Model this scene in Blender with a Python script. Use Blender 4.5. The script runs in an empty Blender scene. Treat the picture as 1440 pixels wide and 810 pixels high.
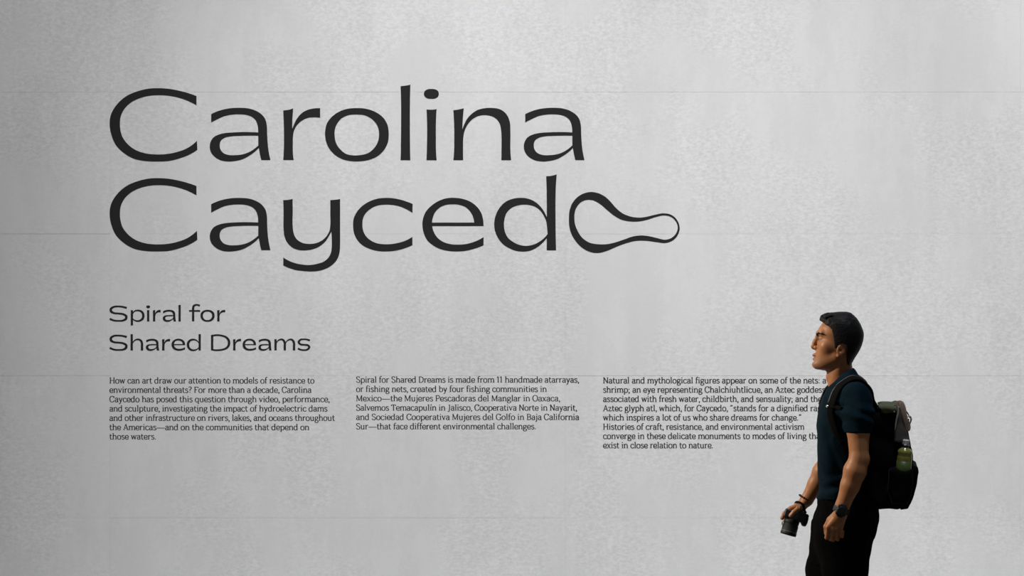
import bpy, math, random
import numpy as np
from mathutils import Vector, Matrix
from mathutils.geometry import tessellate_polygon

# ------------------------------------------------------------------ camera, light, exposure
SC = bpy.context.scene
COL = SC.collection
FPX = 2400.0                    # focal length in pixels of the 1440 px wide frame
CAM_Z = 1.87
WALL_Y = 11.0                   # face of the concrete wall
cam_data = bpy.data.cameras.new('camera')
cam_data.sensor_width = 36.0
cam_data.lens = FPX * 36.0 / 1440.0
cam_data.clip_end = 100
cam = bpy.data.objects.new('camera', cam_data)
cam.location = (0, 0, CAM_Z)
cam.rotation_euler = (math.radians(90), 0, 0)
COL.objects.link(cam)
SC.camera = cam

SC.view_settings.view_transform = 'Standard'
SC.view_settings.look = 'None'
SC.view_settings.gamma = 1.0
SC.view_settings.use_curve_mapping = False
SC.view_settings.exposure = 0.0

world = bpy.data.worlds.new('world')
SC.world = world
world.use_nodes = True
world.node_tree.nodes['Background'].inputs[0].default_value = (1, 1, 1, 1)
world.node_tree.nodes['Background'].inputs[1].default_value = 0.075

def aim(o, target):
    d = Vector(target) - o.location
    o.rotation_euler = d.to_track_quat('-Z', 'Y').to_euler()

def spot(name, loc, target, power, angle, blend, radius, color=(1, 1, 1)):
    l = bpy.data.lights.new(name, 'SPOT')
    l.energy = power
    l.spot_size = math.radians(angle)
    l.spot_blend = blend
    l.shadow_soft_size = radius
    l.color = color
    o = bpy.data.objects.new(name, l)
    o.location = loc
    COL.objects.link(o)
    aim(o, target)
    return o

# track of wall-washing spots, hung between the visitor and the wall
WASH = [
    # x, target x, target z, power
    (-3.60, -3.60, -0.30, 746.0),
    (-1.80, -1.80, -0.30, 1113.1),
    (0.00, 0.00, -0.30, 2644.1),
    (1.80, 1.80, -0.30, 960.3),
    (3.60, 3.60, 2.90, 919.7),
    (3.60, 3.60, 1.30, 900.0),
    (3.60, 3.60, -0.30, 297.4),
    (5.40, 5.40, 2.90, 358.6),
    (5.40, 5.40, 1.30, 353.5),
    (5.40, 5.40, -0.30, 999.2),

]
for (sx, tx, tz, pw) in WASH:
    spot('wall_washer', (sx, 7.6, 9.5), (tx, WALL_Y, tz), pw, 50, 1.0, 0.25)
# spots that fall on the visitor from the front of him (image left)
spot('gallery_spot', (-3.2, 7.45, 3.5), (1.32, 7.0, 1.40), 850, 26, 0.6, 0.10, (1.0, 0.88, 0.72))
spot('gallery_spot', (1.5, 6.2, 5.2), (1.58, 6.95, 1.25), 240, 20, 0.9, 0.12, (0.78, 0.88, 1.0))

# ------------------------------------------------------------------ helpers
def tag(o, label=None, cat=None, group=None, kind=None):
    if label: o['label'] = label
    if cat: o['category'] = cat
    if group: o['group'] = group
    if kind: o['kind'] = kind
    return o

def empty(name, loc=(0, 0, 0), rz=0.0, parent=None):
    o = bpy.data.objects.new(name, None)
    o.empty_display_size = 0.1
    o.location = loc
    o.rotation_euler = (0, 0, rz)
    COL.objects.link(o)
    if parent: o.parent = parent
    return o

def mesh_obj(name, verts, faces, mat, parent=None, smooth=True):
    me = bpy.data.meshes.new(name)
    me.from_pydata([tuple(map(float, v)) for v in verts], [], [tuple(int(i) for i in f) for f in faces])
    me.update()
    if smooth:
        me.polygons.foreach_set('use_smooth', [True] * len(me.polygons))
    if mat: me.materials.append(mat)
    o = bpy.data.objects.new(name, me)
    COL.objects.link(o)
    if parent: o.parent = parent
    return o

def new_mat(name, color, rough=0.6, spec=0.5, metal=0.0):
    m = bpy.data.materials.new(name)
    m.use_nodes = True
    b = m.node_tree.nodes['Principled BSDF']
    b.inputs['Base Color'].default_value = (*color, 1)
    b.inputs['Roughness'].default_value = rough
    b.inputs['Metallic'].default_value = metal
    b.inputs['Specular IOR Level'].default_value = spec
    return m, m.node_tree, b

def fabric(name, c1, c2, scale=120.0, rough=0.9, bump=0.3, spec=0.2, stretch=(1, 1, 1), sheen=0.0):
    m, nt, b = new_mat(name, c1, rough, spec)
    tc = nt.nodes.new('ShaderNodeTexCoord')
    mp = nt.nodes.new('ShaderNodeMapping'); mp.inputs['Scale'].default_value = stretch
    n = nt.nodes.new('ShaderNodeTexNoise'); n.inputs['Scale'].default_value = scale
    n.inputs['Detail'].default_value = 4
    mx = nt.nodes.new('ShaderNodeMix'); mx.data_type = 'RGBA'
    mx.inputs[6].default_value = (*c1, 1); mx.inputs[7].default_value = (*c2, 1)
    bp = nt.nodes.new('ShaderNodeBump'); bp.inputs['Strength'].default_value = bump
    bp.inputs['Distance'].default_value = 0.002
    nt.links.new(tc.outputs['Object'], mp.inputs[0]); nt.links.new(mp.outputs[0], n.inputs['Vector'])
    nt.links.new(n.outputs['Fac'], mx.inputs[0]); nt.links.new(mx.outputs[2], b.inputs['Base Color'])
    nt.links.new(n.outputs['Fac'], bp.inputs['Height']); nt.links.new(bp.outputs[0], b.inputs['Normal'])
    if sheen:
        b.inputs['Sheen Weight'].default_value = sheen
    return m

# ------------------------------------------------------------------ the setting: concrete wall and floor
def concrete_material(name, base, contrast, bump=0.045):
    m, nt, b = new_mat(name, (base,) * 3, 0.88, 0.25)
    N, L = nt.nodes, nt.links
    geo = N.new('ShaderNodeNewGeometry')
    def noise(scale, stretch, detail=5, rough=0.6, seed=0.0):
        mp = N.new('ShaderNodeMapping'); mp.inputs['Scale'].default_value = stretch
        mp.inputs['Location'].default_value = (seed, seed * 1.7, seed * 0.3)
        n = N.new('ShaderNodeTexNoise'); n.inputs['Scale'].default_value = scale
        n.inputs['Detail'].default_value = detail; n.inputs['Roughness'].default_value = rough
        L.new(geo.outputs['Position'], mp.inputs[0]); L.new(mp.outputs[0], n.inputs['Vector'])
        return n.outputs['Fac']
    def mrange(v, a, bb, c, d, smooth=True):
        r = N.new('ShaderNodeMapRange')
        r.interpolation_type = 'SMOOTHSTEP' if smooth else 'LINEAR'
        for k, q in zip((1, 2, 3, 4), (a, bb, c, d)): r.inputs[k].default_value = q
        L.new(v, r.inputs[0]); return r.outputs[0]
    def math_(op, a, bv):
        q = N.new('ShaderNodeMath'); q.operation = op
        for k, v in enumerate((a, bv)):
            if isinstance(v, (int, float)): q.inputs[k].default_value = v
            else: L.new(v, q.inputs[k])
        return q.outputs[0]
    obi = N.new('ShaderNodeObjectInfo')
    patches = mrange(noise(2.6, (1.25, 1, 0.6), 10, 0.80, 3.1), 0.44, 0.56, -1, 1)      # big blotches of form oil and water
    streaks = mrange(noise(2.3, (2.2, 1, 0.18), 6, 0.6, 8.2), 0.35, 0.65, -1, 1)      # vertical bands
    flecks = mrange(noise(42, (0.75, 1, 1.35), 6, 0.8, 1.3), 0.38, 0.62, -1, 1, False)  # fine trowel flecks
    gate = mrange(noise(1.9, (1, 1, 0.8), 3, 0.5, 5.7), 0.40, 0.58, 0.15, 1)
    pin = mrange(noise(46, (1, 1, 1), 2, 0.5, 9.0), 0.72, 0.80, 0, -1)                # sparse pinholes
    tone = math_('ADD', math_('MULTIPLY', patches, 0.020), math_('MULTIPLY', streaks, 0.013))
    tone = math_('ADD', tone, math_('MULTIPLY', math_('MULTIPLY', flecks, gate), 0.095))
    tone = math_('ADD', tone, math_('MULTIPLY', pin, 0.12))
    rnd = math_('MULTIPLY', math_('SUBTRACT', obi.outputs['Random'], 0.5), 0.012)
    tone = math_('ADD', tone, rnd)
    val = math_('MULTIPLY', math_('ADD', math_('MULTIPLY', tone, contrast), 1.0), base)
    comb = N.new('ShaderNodeCombineColor')
    for k in range(3): L.new(val, comb.inputs[k])
    L.new(comb.outputs[0], b.inputs['Base Color'])
    bp = N.new('ShaderNodeBump'); bp.inputs['Strength'].default_value = bump
    bp.inputs['Distance'].default_value = 0.0035
    h = math_('ADD', flecks, math_('MULTIPLY', noise(90, (0.8, 1, 1.3), 4, 0.6, 2.2), 1.2))
    h = math_('ADD', h, math_('MULTIPLY', pin, 1.5))
    L.new(h, bp.inputs['Height']); L.new(bp.outputs[0], b.inputs['Normal'])
    return m

M_CONC = concrete_material('concrete_cast', 0.72, 1.0)
M_JOINT = concrete_material('concrete_joint', 0.64, 0.6)
M_FLOOR = concrete_material('concrete_floor', 0.30, 1.6, 0.08)

def WX(px): return (px - 720.0) * WALL_Y / FPX
def WZ(py): return CAM_Z - (py - 405.0) * WALL_Y / FPX

def bevel_panel(x0, x1, z0, z1, y, depth=0.05, bv=0.0016, parent=None, name='concrete_panel'):
    j = [max(0.0, random.uniform(-0.0002, 0.0011)) for _ in range(8)]      # joints open and close along their length
    """one cast panel: flat face with a small arris all round"""
    v = [(x0 + bv + j[0], y, z0 + bv + j[1]), (x1 - bv - j[2], y, z0 + bv + j[3]), (x1 - bv - j[4], y, z1 - bv - j[5]), (x0 + bv + j[6], y, z1 - bv - j[7]),
         (x0 + j[0], y + bv, z0 + j[1]), (x1 - j[2], y + bv, z0 + j[3]), (x1 - j[4], y + bv, z1 - j[5]), (x0 + j[6], y + bv, z1 - j[7])]
    v += [(a, y + depth, b) for a, _, b in v[4:8]]
    f = [(0, 1, 2, 3)]
    for k in range(4):
        n = (k + 1) % 4
        f.append((k + 4, n + 4, n, k)); f.append((k + 8, n + 8, n + 4, k + 4))
    return mesh_obj(name, v, f, M_CONC, parent, smooth=False)

random.seed(4)
JX = [WX(155 + 640 * k) for k in range(-3, 6)]
JZ = [WZ(728.3 - 199.6 * k) for k in range(-2, 8)]
JZ = [z for z in JZ if z > 0.05]
JZ = sorted([0.0] + JZ)
x_lo, x_hi, z_hi = JX[0], JX[-1], JZ[-1]
wv = [(x_lo, WALL_Y + 0.0011, 0), (x_hi, WALL_Y + 0.0011, 0), (x_hi, WALL_Y + 0.0011, z_hi), (x_lo, WALL_Y + 0.0011, z_hi),
      (x_lo, WALL_Y + 0.30, 0), (x_hi, WALL_Y + 0.30, 0), (x_hi, WALL_Y + 0.30, z_hi), (x_lo, WALL_Y + 0.30, z_hi)]
wf = [(0, 1, 2, 3), (5, 4, 7, 6), (4, 0, 3, 7), (1, 5, 6, 2), (3, 2, 6, 7), (4, 5, 1, 0)]
wall = mesh_obj('wall_back', wv, wf, M_JOINT, None, smooth=False)
tag(wall, 'tall pale grey cast concrete wall with faint panel joints behind the lettering', kind='structure')
GAP = 0.00004
for i in range(len(JX) - 1):
    for j in range(len(JZ) - 1):
        dy = random.uniform(-0.00025, 0.00025)
        bevel_panel(JX[i] + GAP, JX[i + 1] - GAP, JZ[j] + GAP, JZ[j + 1] - GAP, WALL_Y + dy, 0.0010, 0.0005, wall)

fl = mesh_obj('floor', [(-12, -1.5, -0.1), (12, -1.5, -0.1), (12, WALL_Y + 0.3, -0.1), (-12, WALL_Y + 0.3, -0.1),
                        (-12, -1.5, 0), (12, -1.5, 0), (12, WALL_Y + 0.3, 0), (-12, WALL_Y + 0.3, 0)],
              [(4, 5, 6, 7), (3, 2, 1, 0), (0, 1, 5, 4), (1, 2, 6, 5), (2, 3, 7, 6), (3, 0, 4, 7)], M_FLOOR, None, smooth=False)
tag(fl, 'grey polished concrete gallery floor in front of the wall', kind='structure')

# ------------------------------------------------------------------ lettering on the wall
M_INK, _, _ = new_mat('black_vinyl', (0.022, 0.022, 0.0225), 0.7, 0.12)
M_PRINT, _, _ = new_mat('text_print', (0.030, 0.030, 0.031), 0.8, 0.1)

def crom(pts, closed=True, seg=6):
    """smooth curve through (x, y[, 1 = corner]) points"""
    n = len(pts)
    out = []
    rng = range(n if closed else n - 1)
    P = [np.array(p[:2], float) for p in pts]
    C = [len(p) > 2 for p in pts]
    for i in rng:
        a, b = P[i], P[(i + 1) % n]
        if C[i] and C[(i + 1) % n]:
            out.append(a); continue
        pa = P[(i - 1) % n] if (closed or i > 0) else None
        pb = P[(i + 2) % n] if (closed or i + 2 < n) else None
        L = np.linalg.norm(b - a)
        def tan(prev, cur, nxt):
            l0, l1 = np.linalg.norm(cur - prev), np.linalg.norm(nxt - cur)
            t = ((cur - prev) / max(l0, 1e-6) * l1 + (nxt - cur) / max(l1, 1e-6) * l0) / (l0 + l1 + 1e-9)
            return t
        if C[i] or pa is None:
            tb = tan(a, b, pb) if (pb is not None and not C[(i + 1) % n]) else (b - a) / L
            ta = 2 * (b - a) / L - tb
            ta = ta / max(np.linalg.norm(ta), 1e-6)
        else:
            ta = tan(pa, a, b)
        if C[(i + 1) % n] or pb is None:
            tb = 2 * (b - a) / L - ta
            tb = tb / max(np.linalg.norm(tb), 1e-6)
        else:
            tb = tan(a, b, pb)
        for k in range(seg):
            t = k / seg
            h00 = 2*t**3 - 3*t*t + 1; h10 = t**3 - 2*t*t + t; h01 = -2*t**3 + 3*t*t; h11 = t**3 - t*t
            out.append(h00*a + h10*L*ta + h01*b + h11*L*tb)
    if not closed: out.append(P[-1])
    return np.array(out)

c = 1
def S10(ox, oy, pts, s=10.0):
    return [(ox + p[0] / s, oy + p[1] / s) + tuple(p[2:]) for p in pts]

GL = {}
GL['C'] = ([[(276.3,135,c),(253,127.8),(238,125),(224,124),(208,124.8),(193,128.5),(178,135),(168,143),(160,153),(155.5,163),(154.2,175),(156.5,189),(163,204),(174,215),(188,223),(203,226.2),(221,227),(238,226.2),(253,222.5),(266,217.5),(277.5,210.7,c),
            (277,198,c),(263,208.5),(248,214),(233,216.7),(221,217.2),(204,215.5),(190,210.5),(179,202),(172,192),(169,180),(168.7,174),(170,163),(175,153),(183,145),(194,139),(208,135),(225,133.8),(243,135.5),(258,139.5),(276.3,148,c)]])
GL['a'] = [S10(286,148,[(110,125,c),(180,92),(280,60),(400,40),(520,36),(640,46),(740,78),(820,130),(870,195),(892,280),(897,400),(905,540),(920,660),(943,770,c),(815,770,c),(795,690),(783,620),(778,600,c),
            (740,640),(660,700),(560,755),(450,783),(350,790),(250,775),(160,725),(110,665),(90,590),(100,520),(140,455),(210,415),(300,392),(420,382),(770,382,c),(770,340),(758,265),(730,205),(680,162),(600,135),(500,127),(400,132),(290,155),(190,200),(110,242,c)]),
           S10(286,148,[(772,428,c),(500,430),(380,438),(300,458),(245,500),(230,560),(240,620),(280,670),(350,698),(450,702),(560,688),(650,655),(720,610),(772,566,c)])]
GL['r'] = [S10(390,148,[(83,72,c),(150,66),(222,44,c),(217,130),(212,200),(211,330,c),(235,270),(275,190),(340,115),(420,68),(500,47),(602,42,c),(602,175,c),(500,170),(430,178),(360,208),(300,255),(260,305),(235,360),(222,430),(218,550),(220,680),(230,770,c),(83,770,c),(92,600),(94,450),(90,250)])]
GL['o'] = [S10(450,148,[(520,40),(640,48),(770,90),(880,165),(945,265),(967,400),(955,520),(900,630),(810,715),(690,768),(560,788),(430,785),(300,752),(190,680),(110,575),(75,460),(72,370),(100,250),(170,160),(280,85),(400,48)]),
           S10(450,148,[(520,130),(640,145),(730,195),(800,275),(830,400),(815,510),(760,605),(680,670),(570,700),(460,704),(370,685),(290,625),(230,540),(207,440),(212,330),(250,245),(310,180),(390,143)])]
GL['l'] = [[(563.3,121.2,c),(570,120.5),(577.1,119,c),(576.8,130),(576.5,150),(576.5,190),(577,225.2,c),(563.4,225.2,c),(563.9,190),(564,150),(563.6,130)]]
GL['i'] = [S10(590,148,[(98,58,c),(170,63),(240,53,c),(232,200),(230,450),(232,650),(240,772,c),(97,772,c),(103,600),(106,300),(102,150)])]
GL['dot'] = [S10(540,115,[(667,101),(725,108),(762,135),(771,170),(760,208),(722,233),(665,239),(607,231),(572,205),(562,170),(573,133),(612,107)])]
GL['n'] = [S10(590,148,[(475,70,c),(550,60),(622,42,c),(612,150),(605,250),(604,335,c),(630,265),(670,190),(740,115),(820,65),(910,42),(1010,37),(1100,47),(1180,85),(1240,155),(1270,240),(1277,350),(1277,600),(1280,690),(1288,772,c),(1150,772,c),(1152,600),(1152,450),(1145,340),(1120,245),(1070,185),(1000,150),(920,138),(840,148),(760,185),(700,240),(655,310),(628,380),(615,460),(612,600),(613,772,c),(475,772,c),(485,650),(488,500),(485,250)])]
GL['y'] = [[(398.3,281.3,c),(405,281),(411.5,279.6,c),(411.7,297),(411.7,319),(413,328),(417,336),(424,341),(434,343),(444,342),(453,338),(460,331),(463.5,324),(464.5,317),(464.5,302),(464.5,281.3,c),(471,281),(478.3,279.8,c),(478.3,302),(478.3,332),(478.3,345),(477.8,353),(475,363),(470,370),(462,376),(452,380),(440,381.7),(428,381.2),(415,379.5),(406,376.6),(398.3,373.2,c),(398.4,362,c),(405,366),(415,370),(425,372),(435,372.7),(446,371),(455,368),(462,362),(465.5,355),(466.5,347),(466.5,335),(466,325.5,c),(462.5,332),(458,339),(450,346),(440,350.5),(430,352),(420,351.5),(411,348),(404,341),(400,332),(398.8,322),(398.8,302)]]
GL['c'] = [S10(480,275,[(1003,118,c),(900,78),(800,50),(700,35),(620,33),(500,46),(390,85),(290,150),(215,235),(172,330),(165,420),(180,530),(225,625),(300,700),(400,750),(520,780),(640,785),(760,775),(880,745),(1000,697,c),(1000,580,c),(900,635),(800,665),(700,682),(600,684),(500,670),(420,635),(350,575),(310,500),(297,410),(310,310),(350,240),(420,180),(500,143),(620,127),(720,132),(830,155),(920,195),(1000,242,c)])]
GL['e'] = [S10(580,275,[(1000,428,c),(995,350),(970,250),(910,160),(820,90),(720,50),(600,32),(480,38),(370,75),(270,140),(190,225),(150,320),(140,420),(160,530),(210,630),(290,700),(400,755),(520,780),(640,785),(760,775),(880,745),(1000,700,c),(1000,585,c),(900,638),(780,676),(640,690),(520,680),(430,650),(350,590),(300,510),(278,428,c)]),
           S10(580,275,[(275,380,c),(290,300),(325,225),(390,165),(470,132),(570,122),(670,132),(750,165),(820,235),(855,310),(868,380,c)])]
GL['d'] = [[(768,247.8,c),(775,247.2),(782.9,245.2,c),(781.8,260),(781.2,280),(781.2,300),(781.4,325),(782,352,c),(768.8,352,c),(768.8,335,c),(763,341.5),(755,348),(745,352.6),(736,353.8),(727,353),(717,349.5),(707,343),(700,334),(696,324),(695,314),(697,303),(702,293),(710,284.5),(720,279.8),(730,278.3),(742,279.2),(752,283.5),(760,290.5),(765,297.5),(768.8,305,c),(768.9,290),(768.8,275),(768.5,260)],
           S10(680,275,[(900,540,c),(896,480),(890,420),(880,360),(850,290),(800,215),(730,160),(650,133),(570,127),(480,138),(400,170),(330,235),(297,320),(288,430),(308,530),(350,600),(430,660),(510,695),(600,707),(700,690),(790,645),(850,600)])]
GL['loop'] = [S10(680,230,[(540,350),(546,290),(565,245),(600,208),(640,187),(680,180),(730,189),(770,210),(805,243),(840,283),(880,315),(930,335),(980,342),(1030,337),(1080,325),(1140,315),(1180,321),(1215,345),(1235,378),(1241,410),(1230,450),(1200,485),(1150,503),(1100,498),(1020,488),(960,490),(900,505),(840,527),(780,553),(720,566),(670,558),(620,530),(582,490),(558,450),(543,400)],4.5),
              S10(680,230,[(575,350),(577,310),(590,275),(620,242),(660,229),(700,235),(740,258),(780,292),(830,332),(880,357),(930,366),(980,366),(1030,357),(1090,338),(1150,328),(1190,340),(1219,370),(1229,405),(1219,440),(1190,470),(1150,482),(1100,472),(1050,460),(1000,455),(950,460),(890,480),(830,500),(780,510),(720,510),(670,500),(625,470),(595,425),(579,385)],4.5)]

def xf(loops, fx=lambda x: x, fy=lambda y: y):
    return [[(fx(p[0]), fy(p[1])) + tuple(p[2:]) for p in lp] for lp in loops]

def area2(P):
    x, y = P[:, 0], P[:, 1]
    return float(np.sum(x * np.roll(y, -1) - np.roll(x, -1) * y))

def offset_loop(P, d):
    a = P - np.roll(P, 1, 0); b = np.roll(P, -1, 0) - P
    t = a / (np.linalg.norm(a, axis=1, keepdims=True) + 1e-9) + b / (np.linalg.norm(b, axis=1, keepdims=True) + 1e-9)
    t /= (np.linalg.norm(t, axis=1, keepdims=True) + 1e-9)
    return P + d * np.stack([t[:, 1], -t[:, 0]], 1)

def solid_letter(name, loops, parent, thick=0.0007, seg=6, bold=0.0, mat=None, polys=None, label=None):
    """cut-out letter standing proud of the wall; loops in pixel positions on the wall plane.
    polys: further separate flat pieces, each its own list of loops"""
    V, F = [], []
    yf, yb = WALL_Y - 0.0003 - thick, WALL_Y - 0.0003
    for pi, lps in enumerate(([loops] if loops else []) + (polys or [])):
        yf = WALL_Y - 0.0003 - thick - 0.00012 * pi
        L3 = []
        for li, lp in enumerate(lps):
            P = crom(lp, True, seg) if not isinstance(lp, np.ndarray) else lp
            if (area2(P) > 0) != (li == 0): P = P[::-1]
            if bold: P = offset_loop(P, bold)
            L3.append([Vector((WX(q[0]), 0, WZ(q[1]))) for q in P])
        tris = tessellate_polygon([[Vector((q.x, q.z, 0)) for q in l] for l in L3])
        flat = [q for l in L3 for q in l]
        base = len(V); n = len(flat)
        V += [(q.x, yf, q.z) for q in flat] + [(q.x, yb, q.z) for q in flat]
        for t in tris:
            a, b_, d = (flat[k] for k in t)
            cr = (b_.x - a.x) * (d.z - a.z) - (b_.z - a.z) * (d.x - a.x)
            F.append(tuple(base + k for k in (t if cr > 0 else t[::-1])))
        s = 0
        for l in L3:
            m = len(l)
            for k in range(m):
                j = (k + 1) % m
                F.append((base + s + k, base + n + s + k, base + n + s + j, base + s + j))
            s += m
    ox = sum(v[0] for v in V) / len(V); oz = sum(v[2] for v in V) / len(V)
    o = mesh_obj(name, [(v[0] - ox, v[1] - WALL_Y, v[2] - oz) for v in V], F, mat or M_INK, None, smooth=False)
    o.location = (ox, WALL_Y, oz)
    if parent:
        o.parent = parent
        o.location = (ox - parent.location.x, WALL_Y - parent.location.y, oz - parent.location.z)
    if label: o['label'] = label
    return o

head = empty('headline_lettering', (WX(154), WALL_Y, WZ(353)))
tag(head, 'large black two line headline letters on the concrete wall, ending in a net shaped loop', 'lettering')
dxa, dya = 441.6, 126.7
solid_letter('letter', GL['C'], head)
solid_letter('letter', GL['a'], head)
solid_letter('letter', GL['r'], head)
solid_letter('letter', GL['o'], head)
solid_letter('letter', GL['l'], head)
solid_letter('letter', GL['i'], head, polys=[GL['dot']])
solid_letter('letter', GL['n'], head)
solid_letter('letter', xf(GL['a'], lambda x: x + dxa), head)
solid_letter('letter', xf(GL['C'], fy=lambda y: y + 126.5), head)
solid_letter('letter', xf(GL['a'], fy=lambda y: y + dya), head)
solid_letter('letter', GL['y'], head)
solid_letter('letter', GL['c'], head)
solid_letter('letter', GL['e'], head)
solid_letter('letter', GL['d'], head)
solid_letter('letter', GL['loop'], head, label='last letter drawn as a drooping net shaped loop')

# ---- subtitle
def ribbon(pts, ws, seg=6, capless=False):
    P = crom([p[:2] for p in pts], False, seg) if len(pts) > 2 else np.array([p[:2] for p in pts], float)
    if np.isscalar(ws): W = np.full(len(P), float(ws))
    else:
        W = np.interp(np.linspace(0, len(ws) - 1, len(P)), np.arange(len(ws)), ws)
    T = np.gradient(P, axis=0); T /= np.linalg.norm(T, axis=1, keepdims=True) + 1e-9
    Nn = np.stack([T[:, 1], -T[:, 0]], 1)
    return np.concatenate([P + Nn * W[:, None] / 2, (P - Nn * W[:, None] / 2)[::-1]])

def RB(ox, oy, strokes, s=20.0):
    out = []
    for pts, w in strokes:
        pp = [(ox + x / s, oy + y / s) for x, y in pts]
        ww = (w + 7) / s if np.isscalar(w) else [(q + 7) / s for q in w]
        out.append([ribbon(pp, ww)])
    return out

SUB = {}
S_pts = [(605,180),(500,152),(370,138),(230,155),(158,215),(165,275),(230,318),(380,337),(520,362),(590,412),(585,480),(510,530),(390,543),(240,530),(128,483)]
S_w = [52,44,38,46,62,64,48,42,48,62,64,46,38,42,50]
SUB['S'] = RB(148, 424, [(S_pts, S_w)])
SUB['s'] = RB(376, 465, [([(1195,278),(1120,250),(1030,242),(920,262),(882,320),(920,375),(1040,398),(1150,415),(1178,465),(1140,520),(1030,547),(940,535),(860,500)], [46,40,36,46,58,46,42,48,58,46,36,40,48])])
SUB['f'] = RB(256, 424, [([(312,556),(312,420),(312,280),(312,190),(330,125),(380,97),(440,97),(503,118)], [60,58,58,58,54,44,40,46]), ([(198,262),(510,262)], 38)])
SUB['D'] = RB(272, 465, [([(527,118),(527,555)], 58), ([(540,138),(800,140),(920,185),(990,270),(1003,340),(985,425),(920,495),(800,535),(540,536)], [40,42,50,60,62,58,50,42,38])])
SUB['m'] = RB(376, 465, [([(230,238),(230,555)], 58), ([(250,370),(290,290),(350,252),(410,246),(465,285),(488,350),(490,450),(490,555)], [14,22,34,44,54,58,58,58]), ([(510,370),(550,290),(620,250),(680,250),(728,290),(750,350),(750,450),(750,555)], [14,22,34,44,54,58,58,60])])
SUB['h'] = RB(148, 465, [([(745,98),(745,555)], 58), ([(768,360),(820,280),(890,246),(960,252),(1013,295),(1033,360),(1033,450),(1035,555)], [14,24,34,44,54,58,58,60])])
SUB['p'] = RB(148, 424, [([(750,243),(750,672)], 58), ([(775,340),(830,270),(910,250),(1000,270),(1058,330),(1072,400),(1052,480),(990,530),(910,548),(830,530),(775,480)], [16,28,36,46,58,62,58,46,36,28,16])])

SUB['d'] = RB(212, 465, [([(1377,97),(1377,330),(1377,555)], [60,55,56]), ([(1356,350),(1308,288),(1240,254),(1180,250),(1100,280),(1056,340),(1048,405),(1070,480),(1130,535),(1210,550),(1292,530),(1356,470)], [14,22,34,42,52,60,62,58,48,38,28,14])])

def shift(polys, dx=0.0, dy=0.0):
    return [[lp + np.array([dx, dy]) for lp in poly] for poly in polys]

sub = empty('subtitle_lettering', (WX(154), WALL_Y, WZ(492.6)))
tag(sub, 'small black two line subtitle reading Spiral for Shared Dreams below the headline', 'lettering')
XS = 0.2168
def small(ch, x0, x1, base):
    src = GL[ch]
    xs = [p[0] for lp in src for p in lp]; a, b_ = min(xs), max(xs)
    by = {'d': 352.0, 'e': 352.3, 'a': 225.0, 'r': 225.0, 'o': 225.2, 'l': 225.2, 'i': 225.2}[ch]
    bold = 0.28
    sx = (x1 - x0 - 2 * bold) / (b_ - a)
    f = xf(src, lambda x: x0 + bold + (x - a) * sx, lambda y: base + (y - by) * XS)
    return f
def put_small(ch, x0, x1, base):
    pol = None
    if ch == 'i':
        pol = [[crom([(208.4 + (p[0] - 606.7) * 0.235, 431.4 + (p[1] - 132) * 0.235) for p in GL['dot'][0]], True, 3)]]
    solid_letter('letter', small(ch, x0, x1, base), sub, 0.0005, 3, 0.28, polys=pol)
B1, B2 = 451.8, 492.6
solid_letter('letter', None, sub, 0.0005, polys=SUB['S'])
solid_letter('letter', None, sub, 0.0005, polys=SUB['p'])
put_small('i', 206.7, 210.1, B1)
put_small('r', 215.0, 226.0, B1)
put_small('a', 228.9, 247.5, B1)
put_small('l', 250.9, 254.3, B1)
solid_letter('letter', None, sub, 0.0005, polys=SUB['f'])
put_small('o', 281.9, 301.8, B1)
put_small('r', 305.3, 316.8, B1)
solid_letter('letter', None, sub, 0.0005, polys=shift(SUB['S'], 0, 40.9))
solid_letter('letter', None, sub, 0.0005, polys=SUB['h'])
put_small('a', 205.1, 223.9, B2)
put_small('r', 227.9, 239.3, B2)
put_small('e', 241.2, 260.4, B2)
solid_letter('letter', None, sub, 0.0005, polys=SUB['d'])
solid_letter('letter', None, sub, 0.0005, polys=SUB['D'])
put_small('r', 327.7, 339.1, B2)
put_small('e', 341.1, 360.1, B2)
put_small('a', 363.4, 381.9, B2)
solid_letter('letter', None, sub, 0.0005, polys=SUB['m'])
solid_letter('letter', None, sub, 0.0005, polys=SUB['s'])

# ---- body text: a small old-style face drawn with strokes; units are pixels, baseline 0, y up
# ops: s = smooth stroke, l = straight stroke, b = foot serif (x,y), t = left flag serif (x,y), d = dot
G = {}
def g(ch, adv, *ops): G[ch] = (adv, ops)
def s_(*p): return ('s', p)
def l_(*p): return ('l', p)
def b_(x, y=0.0, w=1.0): return ('b', (x, y, w))
def t_(x, y): return ('t', (x, y))
def d_(x, y, r=0.75): return ('d', (x, y, r))
X, AS, CP, DS = 6.1, 9.2, 8.8, -2.7
o_loop = lambda cx, w=2.4: s_((cx, X), (cx - w*.72, X - .75), (cx - w, X/2), (cx - w*.72, .72), (cx, 0.02), (cx + w*.72, .72), (cx + w, X/2), (cx + w*.72, X - .75), (cx, X))
arch = lambda x0, x1: s_((x0, X - 1.9), (x0 + .8, X - .7), ((x0 + x1) / 2 + .3, X), (x1 - .45, X - .6), (x1, X - 1.9), (x1, 0))
g('a', 5.7, s_((1.0, 4.7), (1.7, 5.8), (3.0, 6.1), (4.1, 5.6), (4.4, 4.4), (4.4, 1.3), (4.75, .35), (5.5, .35)), s_((4.4, 3.7), (2.5, 3.35), (1.05, 2.6), (.95, 1.1), (2.0, .1), (3.4, .4), (4.4, 1.6)))
g('b', 6.4, l_((1.3, AS), (1.3, 0.2)), t_(1.3, AS), s_((1.3, 4.6), (2.3, 5.8), (3.6, 6.0), (5.1, 5.2), (5.6, 3.1), (5.1, 1.0), (3.6, .05), (2.3, .35), (1.3, 1.5)))
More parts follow.
